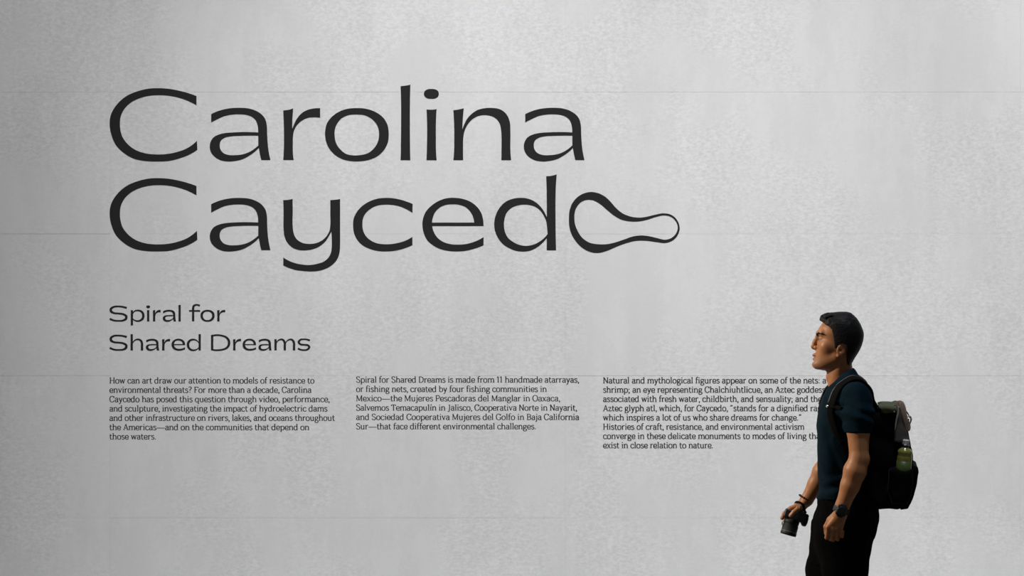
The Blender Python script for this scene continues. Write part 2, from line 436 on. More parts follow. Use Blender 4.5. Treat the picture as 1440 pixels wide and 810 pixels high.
g('c', 5.5, s_((4.8, 4.6), (4.1, 5.8), (3.0, 6.1), (1.3, 5.2), (.75, 3.1), (1.3, 1.0), (3.1, .05), (4.3, .45), (5.0, 1.5)))
g('d', 6.6, l_((5.0, AS), (5.0, 0.1)), t_(5.0, AS), b_(5.3, 0, .6), s_((5.0, 4.6), (4.0, 5.8), (2.8, 6.0), (1.2, 5.2), (.7, 3.1), (1.2, 1.0), (2.7, .05), (4.0, .35), (5.0, 1.5)))
g('e', 5.7, s_((.9, 3.2), (5.0, 3.2), (4.7, 4.9), (3.8, 5.9), (2.9, 6.1), (1.3, 5.2), (.75, 3.1), (1.3, 1.0), (3.1, .05), (4.4, .5), (5.1, 1.5)))
g('f', 3.8, l_((1.6, 0), (1.6, 6.8)), s_((1.6, 6.6), (1.9, 8.4), (2.9, 9.2), (4.2, 8.9)), l_((.4, 5.8), (3.6, 5.8)), b_(1.6))
g('g', 5.9, s_((2.7, 6.0), (1.3, 5.3), (1.0, 4.2), (1.4, 2.9), (2.8, 2.3), (4.2, 2.9), (4.5, 4.2), (4.1, 5.4), (2.7, 6.0)), l_((4.1, 5.4), (5.6, 6.0)), s_((1.6, 2.6), (1.0, 1.6), (1.9, .9), (3.9, .6), (5.1, -.1), (5.0, -1.7), (3.0, -2.7), (1.1, -2.2), (.8, -1.0), (1.7, .6)))
g('h', 6.7, l_((1.4, AS), (1.4, 0)), t_(1.4, AS), arch(1.4, 5.2), b_(1.4), b_(5.2))
g('i', 3.2, l_((1.6, X), (1.6, 0)), t_(1.6, X), b_(1.6), d_(1.5, 8.3))
g('j', 3.1, s_((1.8, X), (1.8, 1.0), (1.6, -1.4), (.8, -2.5), (-.3, -2.3)), t_(1.8, X), d_(1.7, 8.3))
g('k', 6.3, l_((1.4, AS), (1.4, 0)), t_(1.4, AS), b_(1.4), l_((4.9, X), (1.6, 2.6)), l_((2.7, 3.7), (5.4, 0)), b_(5.2), b_(4.7, X - .5, .9))
g('l', 3.2, l_((1.6, AS), (1.6, 0)), t_(1.6, AS), b_(1.6))
g('m', 9.9, l_((1.4, X), (1.4, 0)), t_(1.4, X), arch(1.4, 5.0), arch(5.0, 8.6), b_(1.4), b_(5.0, 0, .8), b_(8.6))
g('n', 6.7, l_((1.4, X), (1.4, 0)), t_(1.4, X), arch(1.4, 5.2), b_(1.4), b_(5.2))
g('o', 6.2, o_loop(3.1, 2.35))
g('p', 6.5, l_((1.4, X), (1.4, DS)), t_(1.4, X), b_(1.4, DS), s_((1.4, 4.6), (2.4, 5.8), (3.7, 6.0), (5.2, 5.2), (5.7, 3.1), (5.2, 1.0), (3.7, .05), (2.4, .35), (1.4, 1.5)))
g('q', 6.4, l_((5.0, X), (5.0, DS)), b_(5.0, DS), s_((5.0, 4.6), (4.0, 5.8), (2.8, 6.0), (1.2, 5.2), (.7, 3.1), (1.2, 1.0), (2.7, .05), (4.0, .35), (5.0, 1.5)))
g('r', 4.7, l_((1.4, X), (1.4, 0)), t_(1.4, X), b_(1.4), s_((1.4, 3.8), (2.2, 5.4), (3.3, 6.0), (4.5, 5.6)))
g('s', 4.9, s_((4.0, 4.9), (3.2, 5.9), (2.2, 6.1), (1.1, 5.5), (1.1, 4.2), (2.4, 3.3), (3.9, 2.5), (4.1, 1.1), (3.1, .1), (1.9, .05), (.8, 1.2)))
g('t', 4.1, s_((1.7, 7.9), (1.7, 1.6), (2.1, .35), (2.9, .1), (3.8, .6)), l_((.4, 5.8), (3.7, 5.8)))
g('u', 6.6, s_((1.4, X), (1.4, 2.0), (1.8, .6), (2.9, .05), (4.1, .4), (5.0, 1.6)), l_((5.0, X), (5.0, 0)), t_(1.4, X), t_(5.0, X), b_(5.3, 0, .6))
g('v', 5.8, l_((.9, X), (2.9, .1)), l_((2.9, .1), (4.9, X)), b_(.9, X - .5, .9), b_(4.9, X - .5, .9))
g('w', 8.3, l_((.9, X), (2.5, .1)), l_((2.5, .1), (4.1, X)), l_((4.1, X), (5.8, .1)), l_((5.8, .1), (7.4, X)), b_(.9, X - .5, .9), b_(7.4, X - .5, .9))
g('x', 5.8, l_((.9, X), (4.9, 0)), l_((4.7, X), (.8, 0)), b_(.9, 0, .9), b_(4.9, 0, .9), b_(.9, X - .5, .8), b_(4.8, X - .5, .8))
g('y', 5.8, l_((.9, X), (3.0, .3)), s_((4.9, X), (3.1, .7), (2.3, -1.5), (1.3, -2.5), (.5, -2.2)), b_(.9, X - .5, .9), b_(4.9, X - .5, .9))
g('z', 5.2, l_((.8, 5.8), (4.4, 5.8)), l_((4.3, 5.7), (.7, .4)), l_((.7, .3), (4.6, .3)), l_((.8, 5.8), (.7, 4.6)), l_((4.6, .3), (4.7, 1.6)))
g('A', 7.4, l_((.9, 0), (3.7, CP)), l_((3.7, CP), (6.6, 0)), l_((1.9, 3.0), (5.5, 3.0)), b_(.9), b_(6.5))
g('B', 6.9, l_((1.5, CP), (1.5, 0)), b_(1.3, 0, .9), b_(1.3, CP - .55, .9), s_((1.5, 8.5), (4.0, 8.5), (5.4, 7.7), (5.3, 5.6), (4.0, 4.7), (1.5, 4.6)), s_((3.8, 4.7), (5.6, 4.0), (6.0, 2.3), (5.4, .8), (4.0, .3), (1.5, .3)))
g('C', 7.4, s_((6.5, 6.3), (5.6, 8.2), (4.1, 8.9), (1.9, 8.0), (.8, 5.6), (.9, 3.0), (2.0, .8), (4.1, -.05), (5.7, .7), (6.7, 2.3)), l_((6.5, 8.6), (6.5, 6.4)))
g('D', 7.7, l_((1.5, CP), (1.5, 0)), b_(1.3, 0, .9), b_(1.3, CP - .55, .9), s_((1.5, 8.5), (3.9, 8.5), (6.0, 7.3), (6.8, 4.4), (6.0, 1.6), (3.9, .3), (1.5, .3)))
g('F', 6.3, l_((1.5, CP), (1.5, 0)), b_(1.5), l_((.5, 8.5), (5.8, 8.5)), l_((5.8, 8.6), (5.9, 6.8)), l_((1.5, 4.6), (4.7, 4.6)))
g('G', 7.9, s_((6.5, 6.3), (5.6, 8.2), (4.1, 8.9), (1.9, 8.0), (.8, 5.6), (.9, 3.0), (2.0, .8), (4.1, -.05), (5.7, .5), (6.6, 1.4)), l_((6.6, 3.8), (6.6, 0.3)), b_(6.4, 3.4, 1.1), l_((6.5, 8.6), (6.5, 6.4)))
g('H', 8.2, l_((1.5, CP), (1.5, 0)), l_((6.6, CP), (6.6, 0)), l_((1.5, 4.5), (6.6, 4.5)), b_(1.5), b_(6.6), b_(1.5, CP - .55), b_(6.6, CP - .55))
g('J', 4.6, s_((2.7, CP), (2.7, 1.5), (2.3, -.8), (1.2, -1.4), (.3, -1.0)), b_(2.7, CP - .55))
g('M', 9.4, l_((1.4, CP), (1.3, 0)), l_((1.4, CP), (4.6, .6)), l_((4.6, .6), (7.7, CP)), l_((7.8, CP), (7.8, 0)), b_(1.3), b_(7.8), b_(1.1, CP - .55, .7), b_(8.0, CP - .55, .7))
g('N', 8.0, l_((1.4, CP), (1.4, 0)), l_((1.4, CP), (6.5, .1)), l_((6.5, CP), (6.5, 0)), b_(1.4), b_(1.1, CP - .55, .7), b_(6.5, CP - .55))
g('O', 8.0, s_((4.0, 8.9), (1.8, 7.9), (.8, 5.5), (.8, 3.3), (1.8, 1.0), (4.0, -.05), (6.2, 1.0), (7.2, 3.3), (7.2, 5.5), (6.2, 7.9), (4.0, 8.9)))
g('P', 6.5, l_((1.5, CP), (1.5, 0)), b_(1.5), b_(1.3, CP - .55, .9), s_((1.5, 8.5), (4.0, 8.5), (5.6, 7.6), (5.6, 5.3), (4.1, 4.1), (1.5, 4.1)))
g('S', 6.3, s_((5.2, 7.0), (4.3, 8.5), (2.9, 8.9), (1.3, 8.2), (1.0, 6.5), (2.2, 5.1), (4.3, 4.1), (5.5, 2.6), (5.1, .8), (3.4, -.05), (1.8, .3), (.8, 2.0)))
g('T', 6.9, l_((3.5, CP), (3.5, 0)), b_(3.5), l_((.6, 8.5), (6.4, 8.5)), l_((.6, 8.5), (.5, 6.9)), l_((6.4, 8.5), (6.5, 6.9)))
g('1', 4.4, l_((2.3, CP), (2.3, 0)), l_((.7, 7.6), (2.3, CP)), b_(2.3))
g(' ', 3.0)
g(',', 2.4, d_(1.2, .5, .75), s_((1.5, .4), (1.4, -.8), (.7, -1.6)))
g('.', 2.5, d_(1.2, .6, .75))
g(';', 3.0, d_(1.3, 5.0, .75), d_(1.3, .5, .75), s_((1.6, .4), (1.5, -.8), (.8, -1.6)))
g(':', 3.0, d_(1.3, 5.0, .75), d_(1.3, .6, .75))
g('?', 5.0, s_((.8, 7.4), (1.6, 8.7), (3.2, 8.8), (4.2, 7.6), (3.7, 5.9), (2.5, 4.8), (2.3, 3.0)), d_(2.3, .7, .75))
g('\u201c', 4.4, s_((1.6, 8.9), (.9, 8.0), (1.0, 7.0)), s_((3.3, 8.9), (2.6, 8.0), (2.7, 7.0)))
g('\u201d', 4.2, s_((1.2, 9.0), (1.4, 8.0), (.7, 7.0)), s_((2.9, 9.0), (3.1, 8.0), (2.4, 7.0)))
g('\u2014', 12.0, l_((.3, 3.0), (11.7, 3.0)))
g('\u00ed', 3.2, l_((1.6, X), (1.6, 0)), t_(1.6, X), b_(1.6), l_((1.4, 7.5), (2.8, 9.2)))

THIN, STEM, YS = 0.88, 1.40, 0.945
def glyph_quads(ch, x0, base, sx, V, F):
    for lv, (kind, p) in enumerate(G[ch][1]):
        if kind in 'sl':
            if kind == 's':
                P = crom(list(p), False, 3)
            else:
                P = np.array(p, float)
            P = P * [sx, YS]
            T = np.gradient(P, axis=0); T /= np.linalg.norm(T, axis=1, keepdims=True) + 1e-9
            W = THIN + (STEM - THIN) * np.abs(T[:, 1]) ** 1.5
            if kind == 'l' and len(p) == 2 and ch in 'vwxykAMNz' and p[1][0] != p[0][0]:
                # thin up-strokes, heavy down-strokes
                rising = (p[1][1] - p[0][1]) * (p[1][0] - p[0][0]) > 0
                W = W * (0.72 if rising else 1.0)
            Nn = np.stack([T[:, 1], -T[:, 0]], 1) * W[:, None] / 2
            A, B = P + Nn, P - Nn
            i0 = len(V)
            for q in range(len(P)):
                V.append((x0 + A[q, 0], base - A[q, 1], lv)); V.append((x0 + B[q, 0], base - B[q, 1], lv))
            for q in range(len(P) - 1):
                F.append((i0 + 2*q, i0 + 2*q + 1, i0 + 2*q + 3, i0 + 2*q + 2))
        elif kind in 'bt':
            x, y = p[0] * sx, p[1] * YS
            if kind == 'b': xa, xb, ya, yb = x - p[2] - .2, x + p[2] + .2, y, y + .55
            else: xa, xb, ya, yb = x - 1.25, x, y - .75, y
            i0 = len(V)
            for (qx, qy) in ((xa, ya), (xb, ya), (xb, yb), (xa, yb)): V.append((x0 + qx, base - qy, lv))
            F.append((i0, i0 + 1, i0 + 2, i0 + 3))
        elif kind == 'd':
            i0 = len(V)
            for k in range(8):
                V.append((x0 + p[0] * sx + p[2] * math.cos(k * math.pi / 4), base - p[1] * YS - p[2] * math.sin(k * math.pi / 4), lv))
            F.append(tuple(range(i0, i0 + 8)))

def nat_width(s): return sum(G[q][0] for q in s)

def text_line(s, x0, x1, base, parent, fit=None):
    """fit: prefix of s whose end falls at x1 (default the whole line)"""
    fit = s if fit is None else fit
    w = nat_width(fit) - 0.8
    k = (x1 - x0 + 0.6) / w
    V, F = [], []
    x = x0 - 0.6
    for q in s:
        glyph_quads(q, x, base, k, V, F)
        x += G[q][0] * k
    ox, oz = WX(x0), WZ(base)
    verts = [(WX(a) - ox, -0.00045 - lv * 0.00003, WZ(b) - oz) for a, b, lv in V]
    # wind every face towards the camera
    FF = []
    for f in F:
        P = [verts[i] for i in f]
        A = sum(P[i][0] * P[(i + 1) % len(P)][2] - P[(i + 1) % len(P)][0] * P[i][2] for i in range(len(P)))
        FF.append(f if A > 0 else f[::-1])
    o = mesh_obj('text_line', verts, FF, M_PRINT, parent, smooth=False)
    o.location = (ox - parent.location.x, 0, oz - parent.location.z)
    return o

PARAS = [
 ('left text column of seven printed lines, beginning How can art draw our attention', 154.4, 539.2, 13.12,
  [('How can art draw our attention to models of resistance to', 441.5), ('environmental threats? For more than a decade, Carolina', 437.4),
   ('Caycedo has posed this question through video, performance,', 463.0), ('and sculpture, investigating the impact of hydroelectric dams', 459.8),
   ('and other infrastructure on rivers, lakes, and oceans throughout', 470.2), ('the Americas\u2014and on the communities that depend on', 434.3), ('those waters.', 218.9)]),
 ('middle text column of six printed lines, beginning Spiral for Shared Dreams is made', 501.2, 538.0, 13.12,
  [('Spiral for Shared Dreams is made from 11 handmade atarrayas,', 813.8), ('or fishing nets, created by four fishing communities in', 768.3),
   ('Mexico\u2014the Mujeres Pescadoras del Manglar in Oaxaca,', 787.0), ('Salvemos Temacapul\u00edn in Jalisco, Cooperativa Norte in Nayarit,', 810.8),
   ('and Sociedad Cooperativa Mujeres del Golfo in Baja California', 813.8), ('Sur\u2014that face different environmental challenges.', 753.2)]),
 ('right text column of eight printed lines, running behind the man, beginning Natural and mythological', 848.5, 539.0, 13.03,
  [('Natural and mythological figures appear on some of the nets: a', 1161.3), ('shrimp; an eye representing Chalchiuhtlicue, an Aztec goddess', 1116.8, 'shrimp; an eye representing Chalchiuhtlicue, an Aztec'),
   ('associated with fresh water, childbirth, and sensuality; and the', 1136.0, 'associated with fresh water, childbirth, and sensuality; and'), ('Aztec glyph atl, which, for Caycedo, \u201cstands for a dignified rage,', 1135.6, 'Aztec glyph atl, which, for Caycedo, \u201cstands for a dignified'),
   ('which inspires a lot of us who share dreams for change.\u201d', 1126.3), ('Histories of craft, resistance, and environmental activism', 1130.4),
   ('converge in these delicate monuments to modes of living that', 1133.5, 'converge in these delicate monuments to modes of living'), ('exist in close relation to nature.', 1002.3)]),
]
for lab, x0, y0, pitch, lines in PARAS:
    tb = empty('wall_text', (WX(x0), WALL_Y, WZ(y0)))
    tag(tb, lab, 'wall text')
    for i, ln in enumerate(lines):
        text_line(ln[0], x0, ln[1], y0 + i * pitch, tb, ln[2] if len(ln) > 2 else None)

# ------------------------------------------------------------------ solid shapes from distance fields
def smin(a, b, k):
    if k <= 0: return np.minimum(a, b)
    h = np.clip(0.5 + 0.5 * (b - a) / k, 0, 1)
    return b + (a - b) * h - k * h * (1 - h)

def smax(a, b, k): return -smin(-a, -b, k)

_LAT = {}
def vnoise(X_, Y_, Z_, seed=0):
    if seed not in _LAT:
        _LAT[seed] = np.random.RandomState(seed).uniform(-1, 1, (32, 32, 32)).astype(np.float32)
    L = _LAT[seed]
    xi, yi, zi = np.floor(X_).astype(int), np.floor(Y_).astype(int), np.floor(Z_).astype(int)
    fx, fy, fz = X_ - xi, Y_ - yi, Z_ - zi
    fx, fy, fz = (f * f * (3 - 2 * f) for f in (fx, fy, fz))
    r = 0
    for dx in (0, 1):
        for dy in (0, 1):
            for dz in (0, 1):
                w = (fx if dx else 1 - fx) * (fy if dy else 1 - fy) * (fz if dz else 1 - fz)
                r = r + w * L[(xi + dx) & 31, (yi + dy) & 31, (zi + dz) & 31]
    return r

def axis(segs):
    """segs: list of (from, to, step) laid end to end"""
    out = [np.array([segs[0][0]])]
    for a, b, h in segs:
        n = max(1, int(round((b - a) / h)))
        out.append(np.linspace(a, b, n + 1)[1:])
    return np.concatenate(out)

class Field:
    def __init__(s, xs, ys, zs):
        s.x, s.y, s.z = (np.asarray(q, np.float32) for q in (xs, ys, zs))
        s.V = np.full((len(s.x), len(s.y), len(s.z)), 0.08, np.float32)
    def box(s, lo, hi, pad):
        r = []
        for ax, a, b in ((s.x, lo[0], hi[0]), (s.y, lo[1], hi[1]), (s.z, lo[2], hi[2])):
            r.append(slice(max(0, int(np.searchsorted(ax, a - pad)) - 1), min(len(ax), int(np.searchsorted(ax, b + pad)) + 1)))
        return tuple(r)
    def grid(s, sl):
        return s.x[sl[0]][:, None, None], s.y[sl[1]][None, :, None], s.z[sl[2]][None, None, :]
    def apply(s, fn, lo, hi, k=0.01, op='add', pad=None):
        sl = s.box(lo, hi, (k * 1.5 + 0.012) if pad is None else pad)
        if min(q.stop - q.start for q in sl) < 1: return s
        d = fn(*s.grid(sl)).astype(np.float32)
        if op == 'add': s.V[sl] = smin(s.V[sl], d, k)
        elif op == 'cut': s.V[sl] = smax(s.V[sl], -d, k)
        elif op == 'and': s.V[sl] = smax(s.V[sl], d, k)
        elif op == 'disp': s.V[sl] = s.V[sl] + d
        return s
    # ---- primitives
    def ell(s, c_, r, k=0.01, op='add', rot=None):
        c_ = np.array(c_, float); r = np.array(r, float)
        R = np.array(rot.to_matrix()).T if rot is not None else np.eye(3)
        m = float(max(r))
        ext = m if rot is not None else r
        def fn(x, y, z):
            p = (x - c_[0], y - c_[1], z - c_[2])
            q = [R[i][0] * p[0] + R[i][1] * p[1] + R[i][2] * p[2] for i in range(3)]
            k0 = np.sqrt(sum((q[i] / r[i]) ** 2 for i in range(3)))
            k1 = np.sqrt(sum((q[i] / r[i] ** 2) ** 2 for i in range(3))) + 1e-6
            return k0 * (k0 - 1) / k1
        return s.apply(fn, c_ - ext, c_ + ext, k, op)
    def cone(s, a, b, ra, rb, k=0.01, op='add', flat=(1, 1, 1)):
        a = np.array(a, float); b = np.array(b, float); f = np.array(flat, float)
        d = (b - a) / f; dd = float(d @ d)
        def fn(x, y, z):
            px, py, pz = (x - a[0]) / f[0], (y - a[1]) / f[1], (z - a[2]) / f[2]
            t = np.clip((px * d[0] + py * d[1] + pz * d[2]) / dd, 0, 1)
            q = np.sqrt((px - t * d[0]) ** 2 + (py - t * d[1]) ** 2 + (pz - t * d[2]) ** 2)
            return (q - (ra + (rb - ra) * t)) * float(min(f))
        m = max(ra, rb) * f
        return s.apply(fn, np.minimum(a, b) - m, np.maximum(a, b) + m, k, op)
    def chain(s, pts, rs, k=0.006, kk=0.004, op='add'):
        for i in range(len(pts) - 1):
            s.cone(pts[i], pts[i + 1], rs[i], rs[i + 1], k if i == 0 else kk, op)
        return s
    def rbox(s, c_, half, rnd, rot=None, k=0.0, op='add'):
        c_ = np.array(c_, float); h = np.array(half, float) - rnd
        R = np.array(rot.to_matrix()).T if rot is not None else np.eye(3)
        m = float(np.linalg.norm(half))
        def fn(x, y, z):
            p = (x - c_[0], y - c_[1], z - c_[2])
            q = [np.abs(R[i][0] * p[0] + R[i][1] * p[1] + R[i][2] * p[2]) - h[i] for i in range(3)]
            out = np.sqrt(sum(np.maximum(v, 0) ** 2 for v in q))
            return out + np.minimum(np.maximum(np.maximum(q[0], q[1]), q[2]), 0) - rnd
        return s.apply(fn, c_ - m, c_ + m, k, op)
    def slices(s, rows, k=0.01, n=2.3, frac=0.55, yc=0.0, op='add'):
        """rows of (z, front x, back x, half width); superellipse cross-sections"""
        rows = [tuple(r) for r in crom3(sorted(rows), 4)]
        Z = [r[0] for r in rows]
        def fn(x, y, z):
            zz = z.ravel()
            f, b, w = (np.interp(zz, Z, [r[i] for r in rows])[None, None, :] for i in (1, 2, 3))
            cx = f + frac * (b - f)
            ax = np.where(x < cx, cx - f, b - cx)
            u = np.abs(x - cx) / ax; v = np.abs(y - yc) / w
            r = (u ** n + v ** n + 1e-12) ** (1 / n)
            d = (r - 1) * np.minimum(ax, w)
            oz = np.maximum(np.maximum(Z[0] - zz, zz - Z[-1]), 0)[None, None, :]
            return np.where(oz > 0, np.sqrt(np.maximum(d, 0) ** 2 + oz ** 2), d)
        W = max(r[3] for r in rows)
        return s.apply(fn, (min(r[1] for r in rows), yc - W, Z[0]), (max(r[2] for r in rows), yc + W, Z[-1]), k, op)
    def extrude(s, poly, y0, y1, rnd, k=0.0, op='add'):
        """x-z outline pushed along y, edges rounded"""
        P = np.array(poly, float)
        yc, hw = (y0 + y1) / 2, (y1 - y0) / 2
        def fn(x, y, z):
            X2, Z2 = np.broadcast_arrays(x[:, 0, 0][:, None], z[0, 0, :][None, :])
            d2 = poly_sd(X2, Z2, P)[:, None, :]
            a, b = d2 + rnd, np.abs(y - yc) - (hw - rnd)
            return np.minimum(np.maximum(a, b), 0) + np.sqrt(np.maximum(a, 0) ** 2 + np.maximum(b, 0) ** 2) - rnd
        return s.apply(fn, (P[:, 0].min(), y0, P[:, 1].min()), (P[:, 0].max(), y1, P[:, 1].max()), k, op)
    def mesh(s, smooth=1):
        return surface_nets(s, smooth)
    def sample(s, p):
        r = []
        for ax, v in zip((s.x, s.y, s.z), p):
            i = int(np.clip(np.searchsorted(ax, v) - 1, 0, len(ax) - 2))
            r.append((i, float(np.clip((v - ax[i]) / (ax[i + 1] - ax[i]), 0, 1))))
        (i, a), (j, b), (k, c_) = r
        V = s.V[i:i + 2, j:j + 2, k:k + 2]
        V = V[0] * (1 - a) + V[1] * a
        V = V[0] * (1 - b) + V[1] * b
        return float(V[0] * (1 - c_) + V[1] * c_)
    def grad(s, p, e=0.004):
        p = np.array(p, float); g_ = np.zeros(3)
        for i in range(3):
            q = p.copy(); q[i] += e; w = p.copy(); w[i] -= e
            g_[i] = s.sample(q) - s.sample(w)
        return g_ / (np.linalg.norm(g_) + 1e-9)
    def snap(s, p, off=0.0, it=8):
        p = np.array(p, float)
        for _ in range(it):
            p = p - s.grad(p) * (s.sample(p) - off)
        return p

def poly_sd(X2, Z2, P):
    d = np.full(X2.shape, 1e9); inside = np.zeros(X2.shape, bool)
    n = len(P)
    for i in range(n):
        a, b = P[i], P[(i + 1) % n]
        e = b - a; wx, wz = X2 - a[0], Z2 - a[1]
        t = np.clip((wx * e[0] + wz * e[1]) / (e @ e), 0, 1)
        d = np.minimum(d, (wx - t * e[0]) ** 2 + (wz - t * e[1]) ** 2)
        cnd = ((a[1] > Z2) != (b[1] > Z2)) & (X2 < (b[0] - a[0]) * (Z2 - a[1]) / (b[1] - a[1] + 1e-12) + a[0])
        inside ^= cnd
    d = np.sqrt(d)
    return np.where(inside, -d, d)

def surface_nets(fd, smooth=1):
    V = fd.V
    ins = V < 0
    c8 = np.zeros(tuple(n - 1 for n in V.shape), np.uint8)
    offs = [(i, j, k) for i in (0, 1) for j in (0, 1) for k in (0, 1)]
    nx, ny, nz = V.shape
    for i, j, k in offs:
        c8 += ins[i:nx - 1 + i, j:ny - 1 + j, k:nz - 1 + k]
    act = np.argwhere((c8 > 0) & (c8 < 8))
    idx = np.full(c8.shape, -1, np.int32)
    idx[act[:, 0], act[:, 1], act[:, 2]] = np.arange(len(act))
    vals = {o: V[act[:, 0] + o[0], act[:, 1] + o[1], act[:, 2] + o[2]].astype(np.float64) for o in offs}
    acc = np.zeros((len(act), 3)); cnt = np.zeros(len(act))
    for ax in range(3):
        for o in offs:
            if o[ax]: continue
            p = list(o); p[ax] = 1; p = tuple(p)
            a, b = vals[o], vals[p]
            cr = (a < 0) != (b < 0)
            t = np.where(cr, a / np.where(a - b == 0, 1, a - b), 0)
            for q in range(3):
                acc[:, q] += np.where(cr, t if q == ax else o[q], 0)
            cnt += cr
    f = acc / cnt[:, None]
    pts = np.stack([ax_[act[:, q]] + f[:, q] * (ax_[act[:, q] + 1] - ax_[act[:, q]]) for q, ax_ in enumerate((fd.x, fd.y, fd.z))], 1)
    quads = []
    for ax in range(3):
        sl0 = [slice(None)] * 3; sl1 = [slice(None)] * 3
        sl0[ax] = slice(0, -1); sl1[ax] = slice(1, None)
        A, B = ins[tuple(sl0)], ins[tuple(sl1)]
        e = np.argwhere(A != B)
        u, v = [(1, 2), (2, 0), (0, 1)][ax]
        ok = (e[:, u] > 0) & (e[:, v] > 0) & (e[:, u] < c8.shape[u]) & (e[:, v] < c8.shape[v])
        e = e[ok]
        def cell(du, dv):
            q = e.copy(); q[:, u] -= du; q[:, v] -= dv
            return idx[q[:, 0], q[:, 1], q[:, 2]]
        q = np.stack([cell(1, 1), cell(0, 1), cell(0, 0), cell(1, 0)], 1)
        flip = ~A[e[:, 0], e[:, 1], e[:, 2]]
        q[flip] = q[flip][:, ::-1]
        quads.append(q)
    Q = np.concatenate(quads)
    Q = Q[(Q >= 0).all(1)]
    for _ in range(smooth):
        s_ = np.zeros_like(pts); n_ = np.zeros(len(pts))
        for a, b in ((0, 1), (1, 2), (2, 3), (3, 0)):
            for i, j in ((a, b), (b, a)):
                for q in range(3): s_[:, q] += np.bincount(Q[:, i], pts[Q[:, j], q], len(pts))
                n_ += np.bincount(Q[:, i], minlength=len(pts))
        pts = pts * 0.4 + 0.6 * s_ / n_[:, None]
    return pts, Q

def np_mesh(name, pts, Q, mat, parent=None, smooth=True):
    me = bpy.data.meshes.new(name)
    n, m = len(pts), len(Q); w = Q.shape[1]
    me.vertices.add(n); me.vertices.foreach_set('co', np.asarray(pts, np.float32).ravel())
    me.loops.add(m * w); me.loops.foreach_set('vertex_index', np.asarray(Q, np.int32).ravel())
    me.polygons.add(m); me.polygons.foreach_set('loop_start', np.arange(m, dtype=np.int32) * w)
    me.polygons.foreach_set('use_smooth', np.full(m, smooth))
    me.update(calc_edges=True); me.validate()
    if mat: me.materials.append(mat)
    o = bpy.data.objects.new(name, me); COL.objects.link(o)
    if parent: o.parent = parent
    return o

def field_obj(name, fd, mat, parent, smooth=1, colour=None):
    pts, Q = fd.mesh(smooth)
    o = np_mesh(name, pts, Q, mat, parent)
    if colour is not None:
        a = o.data.color_attributes.new('tint', 'FLOAT_COLOR', 'POINT')
        cc = np.ones((len(pts), 4), np.float32); cc[:, :3] = colour(pts)
        a.data.foreach_set('color', cc.ravel())
    return o

def sweep(name, path, half_w, half_t, normals, mat, parent, sub=5, closed=False, rnd=True):
    """flat strap: rounded-rectangle section swept along path; normals = outward side of the strap"""
    P = crom3(path, sub, closed); NN = crom3(normals, sub, closed)
    n = len(P)
    T = np.roll(P, -1, 0) - np.roll(P, 1, 0)
    if not closed: T[0] = P[1] - P[0]; T[-1] = P[-1] - P[-2]
    T /= np.linalg.norm(T, axis=1, keepdims=True) + 1e-9
    NN = NN - (NN * T).sum(1, keepdims=True) * T
    NN /= np.linalg.norm(NN, axis=1, keepdims=True) + 1e-9
    B = np.cross(T, NN)
    HW = np.interp(np.linspace(0, 1, n), np.linspace(0, 1, len(half_w)), half_w) if not np.isscalar(half_w) else np.full(n, half_w)
    sec = []
    m = 12
    for k in range(m):
        a = 2 * math.pi * (k + 0.5) / m
        cx, sx = math.cos(a), math.sin(a)
        sec.append((math.copysign(abs(cx) ** 0.35, cx), math.copysign(abs(sx) ** 0.6, sx)))
    V = []
    for i in range(n):
        for u, v in sec: V.append(P[i] + B[i] * HW[i] * u + NN[i] * half_t * v)
    F = []
    for i in range(n if closed else n - 1):
        j = (i + 1) % n
        for k in range(m):
            l = (k + 1) % m
            F.append((i * m + k, j * m + k, j * m + l, i * m + l))
    if not closed:
        F.append(tuple(range(m))); F.append(tuple(range((n - 1) * m, n * m))[::-1])
    o = mesh_obj(name, V, F, mat, parent)
    me = o.data
    import bmesh
    bm = bmesh.new(); bm.from_mesh(me); bmesh.ops.recalc_face_normals(bm, faces=bm.faces); bm.to_mesh(me); bm.free()
    return o

def crom3(pts, sub, closed=False):
    P = np.array(pts, float); n = len(P); out = []
    for i in range(n if closed else n - 1):
        p0 = P[(i - 1) % n] if closed or i > 0 else 2 * P[0] - P[1]
        p1, p2 = P[i], P[(i + 1) % n]
        p3 = P[(i + 2) % n] if closed or i + 2 < n else 2 * P[-1] - P[-2]
        for k in range(sub):
            t = k / sub
            out.append(0.5 * (2 * p1 + (p2 - p0) * t + (2 * p0 - 5 * p1 + 4 * p2 - p3) * t * t + (3 * p1 - p0 - 3 * p2 + p3) * t ** 3))
    if not closed: out.append(P[-1])
    return np.array(out)

def lathe(name, prof, mat, parent, loc, axis_dir=(0, 0, 1), n=28):
    """prof: (radius, height) along axis_dir from loc"""
    q = Vector((0, 0, 1)).rotation_difference(Vector(axis_dir)).to_matrix()
    V, F = [], []
    for r, h in prof:
        for k in range(n):
            a = 2 * math.pi * k / n
            V.append(Vector(loc) + q @ Vector((r * math.cos(a), r * math.sin(a), h)))
    for i in range(len(prof) - 1):
        for k in range(n):
            j = (k + 1) % n
            F.append((i * n + k, i * n + j, (i + 1) * n + j, (i + 1) * n + k))
    F.append(tuple(range(n))[::-1]); F.append(tuple(range((len(prof) - 1) * n, len(prof) * n)))
    return mesh_obj(name, V, F, mat, parent)

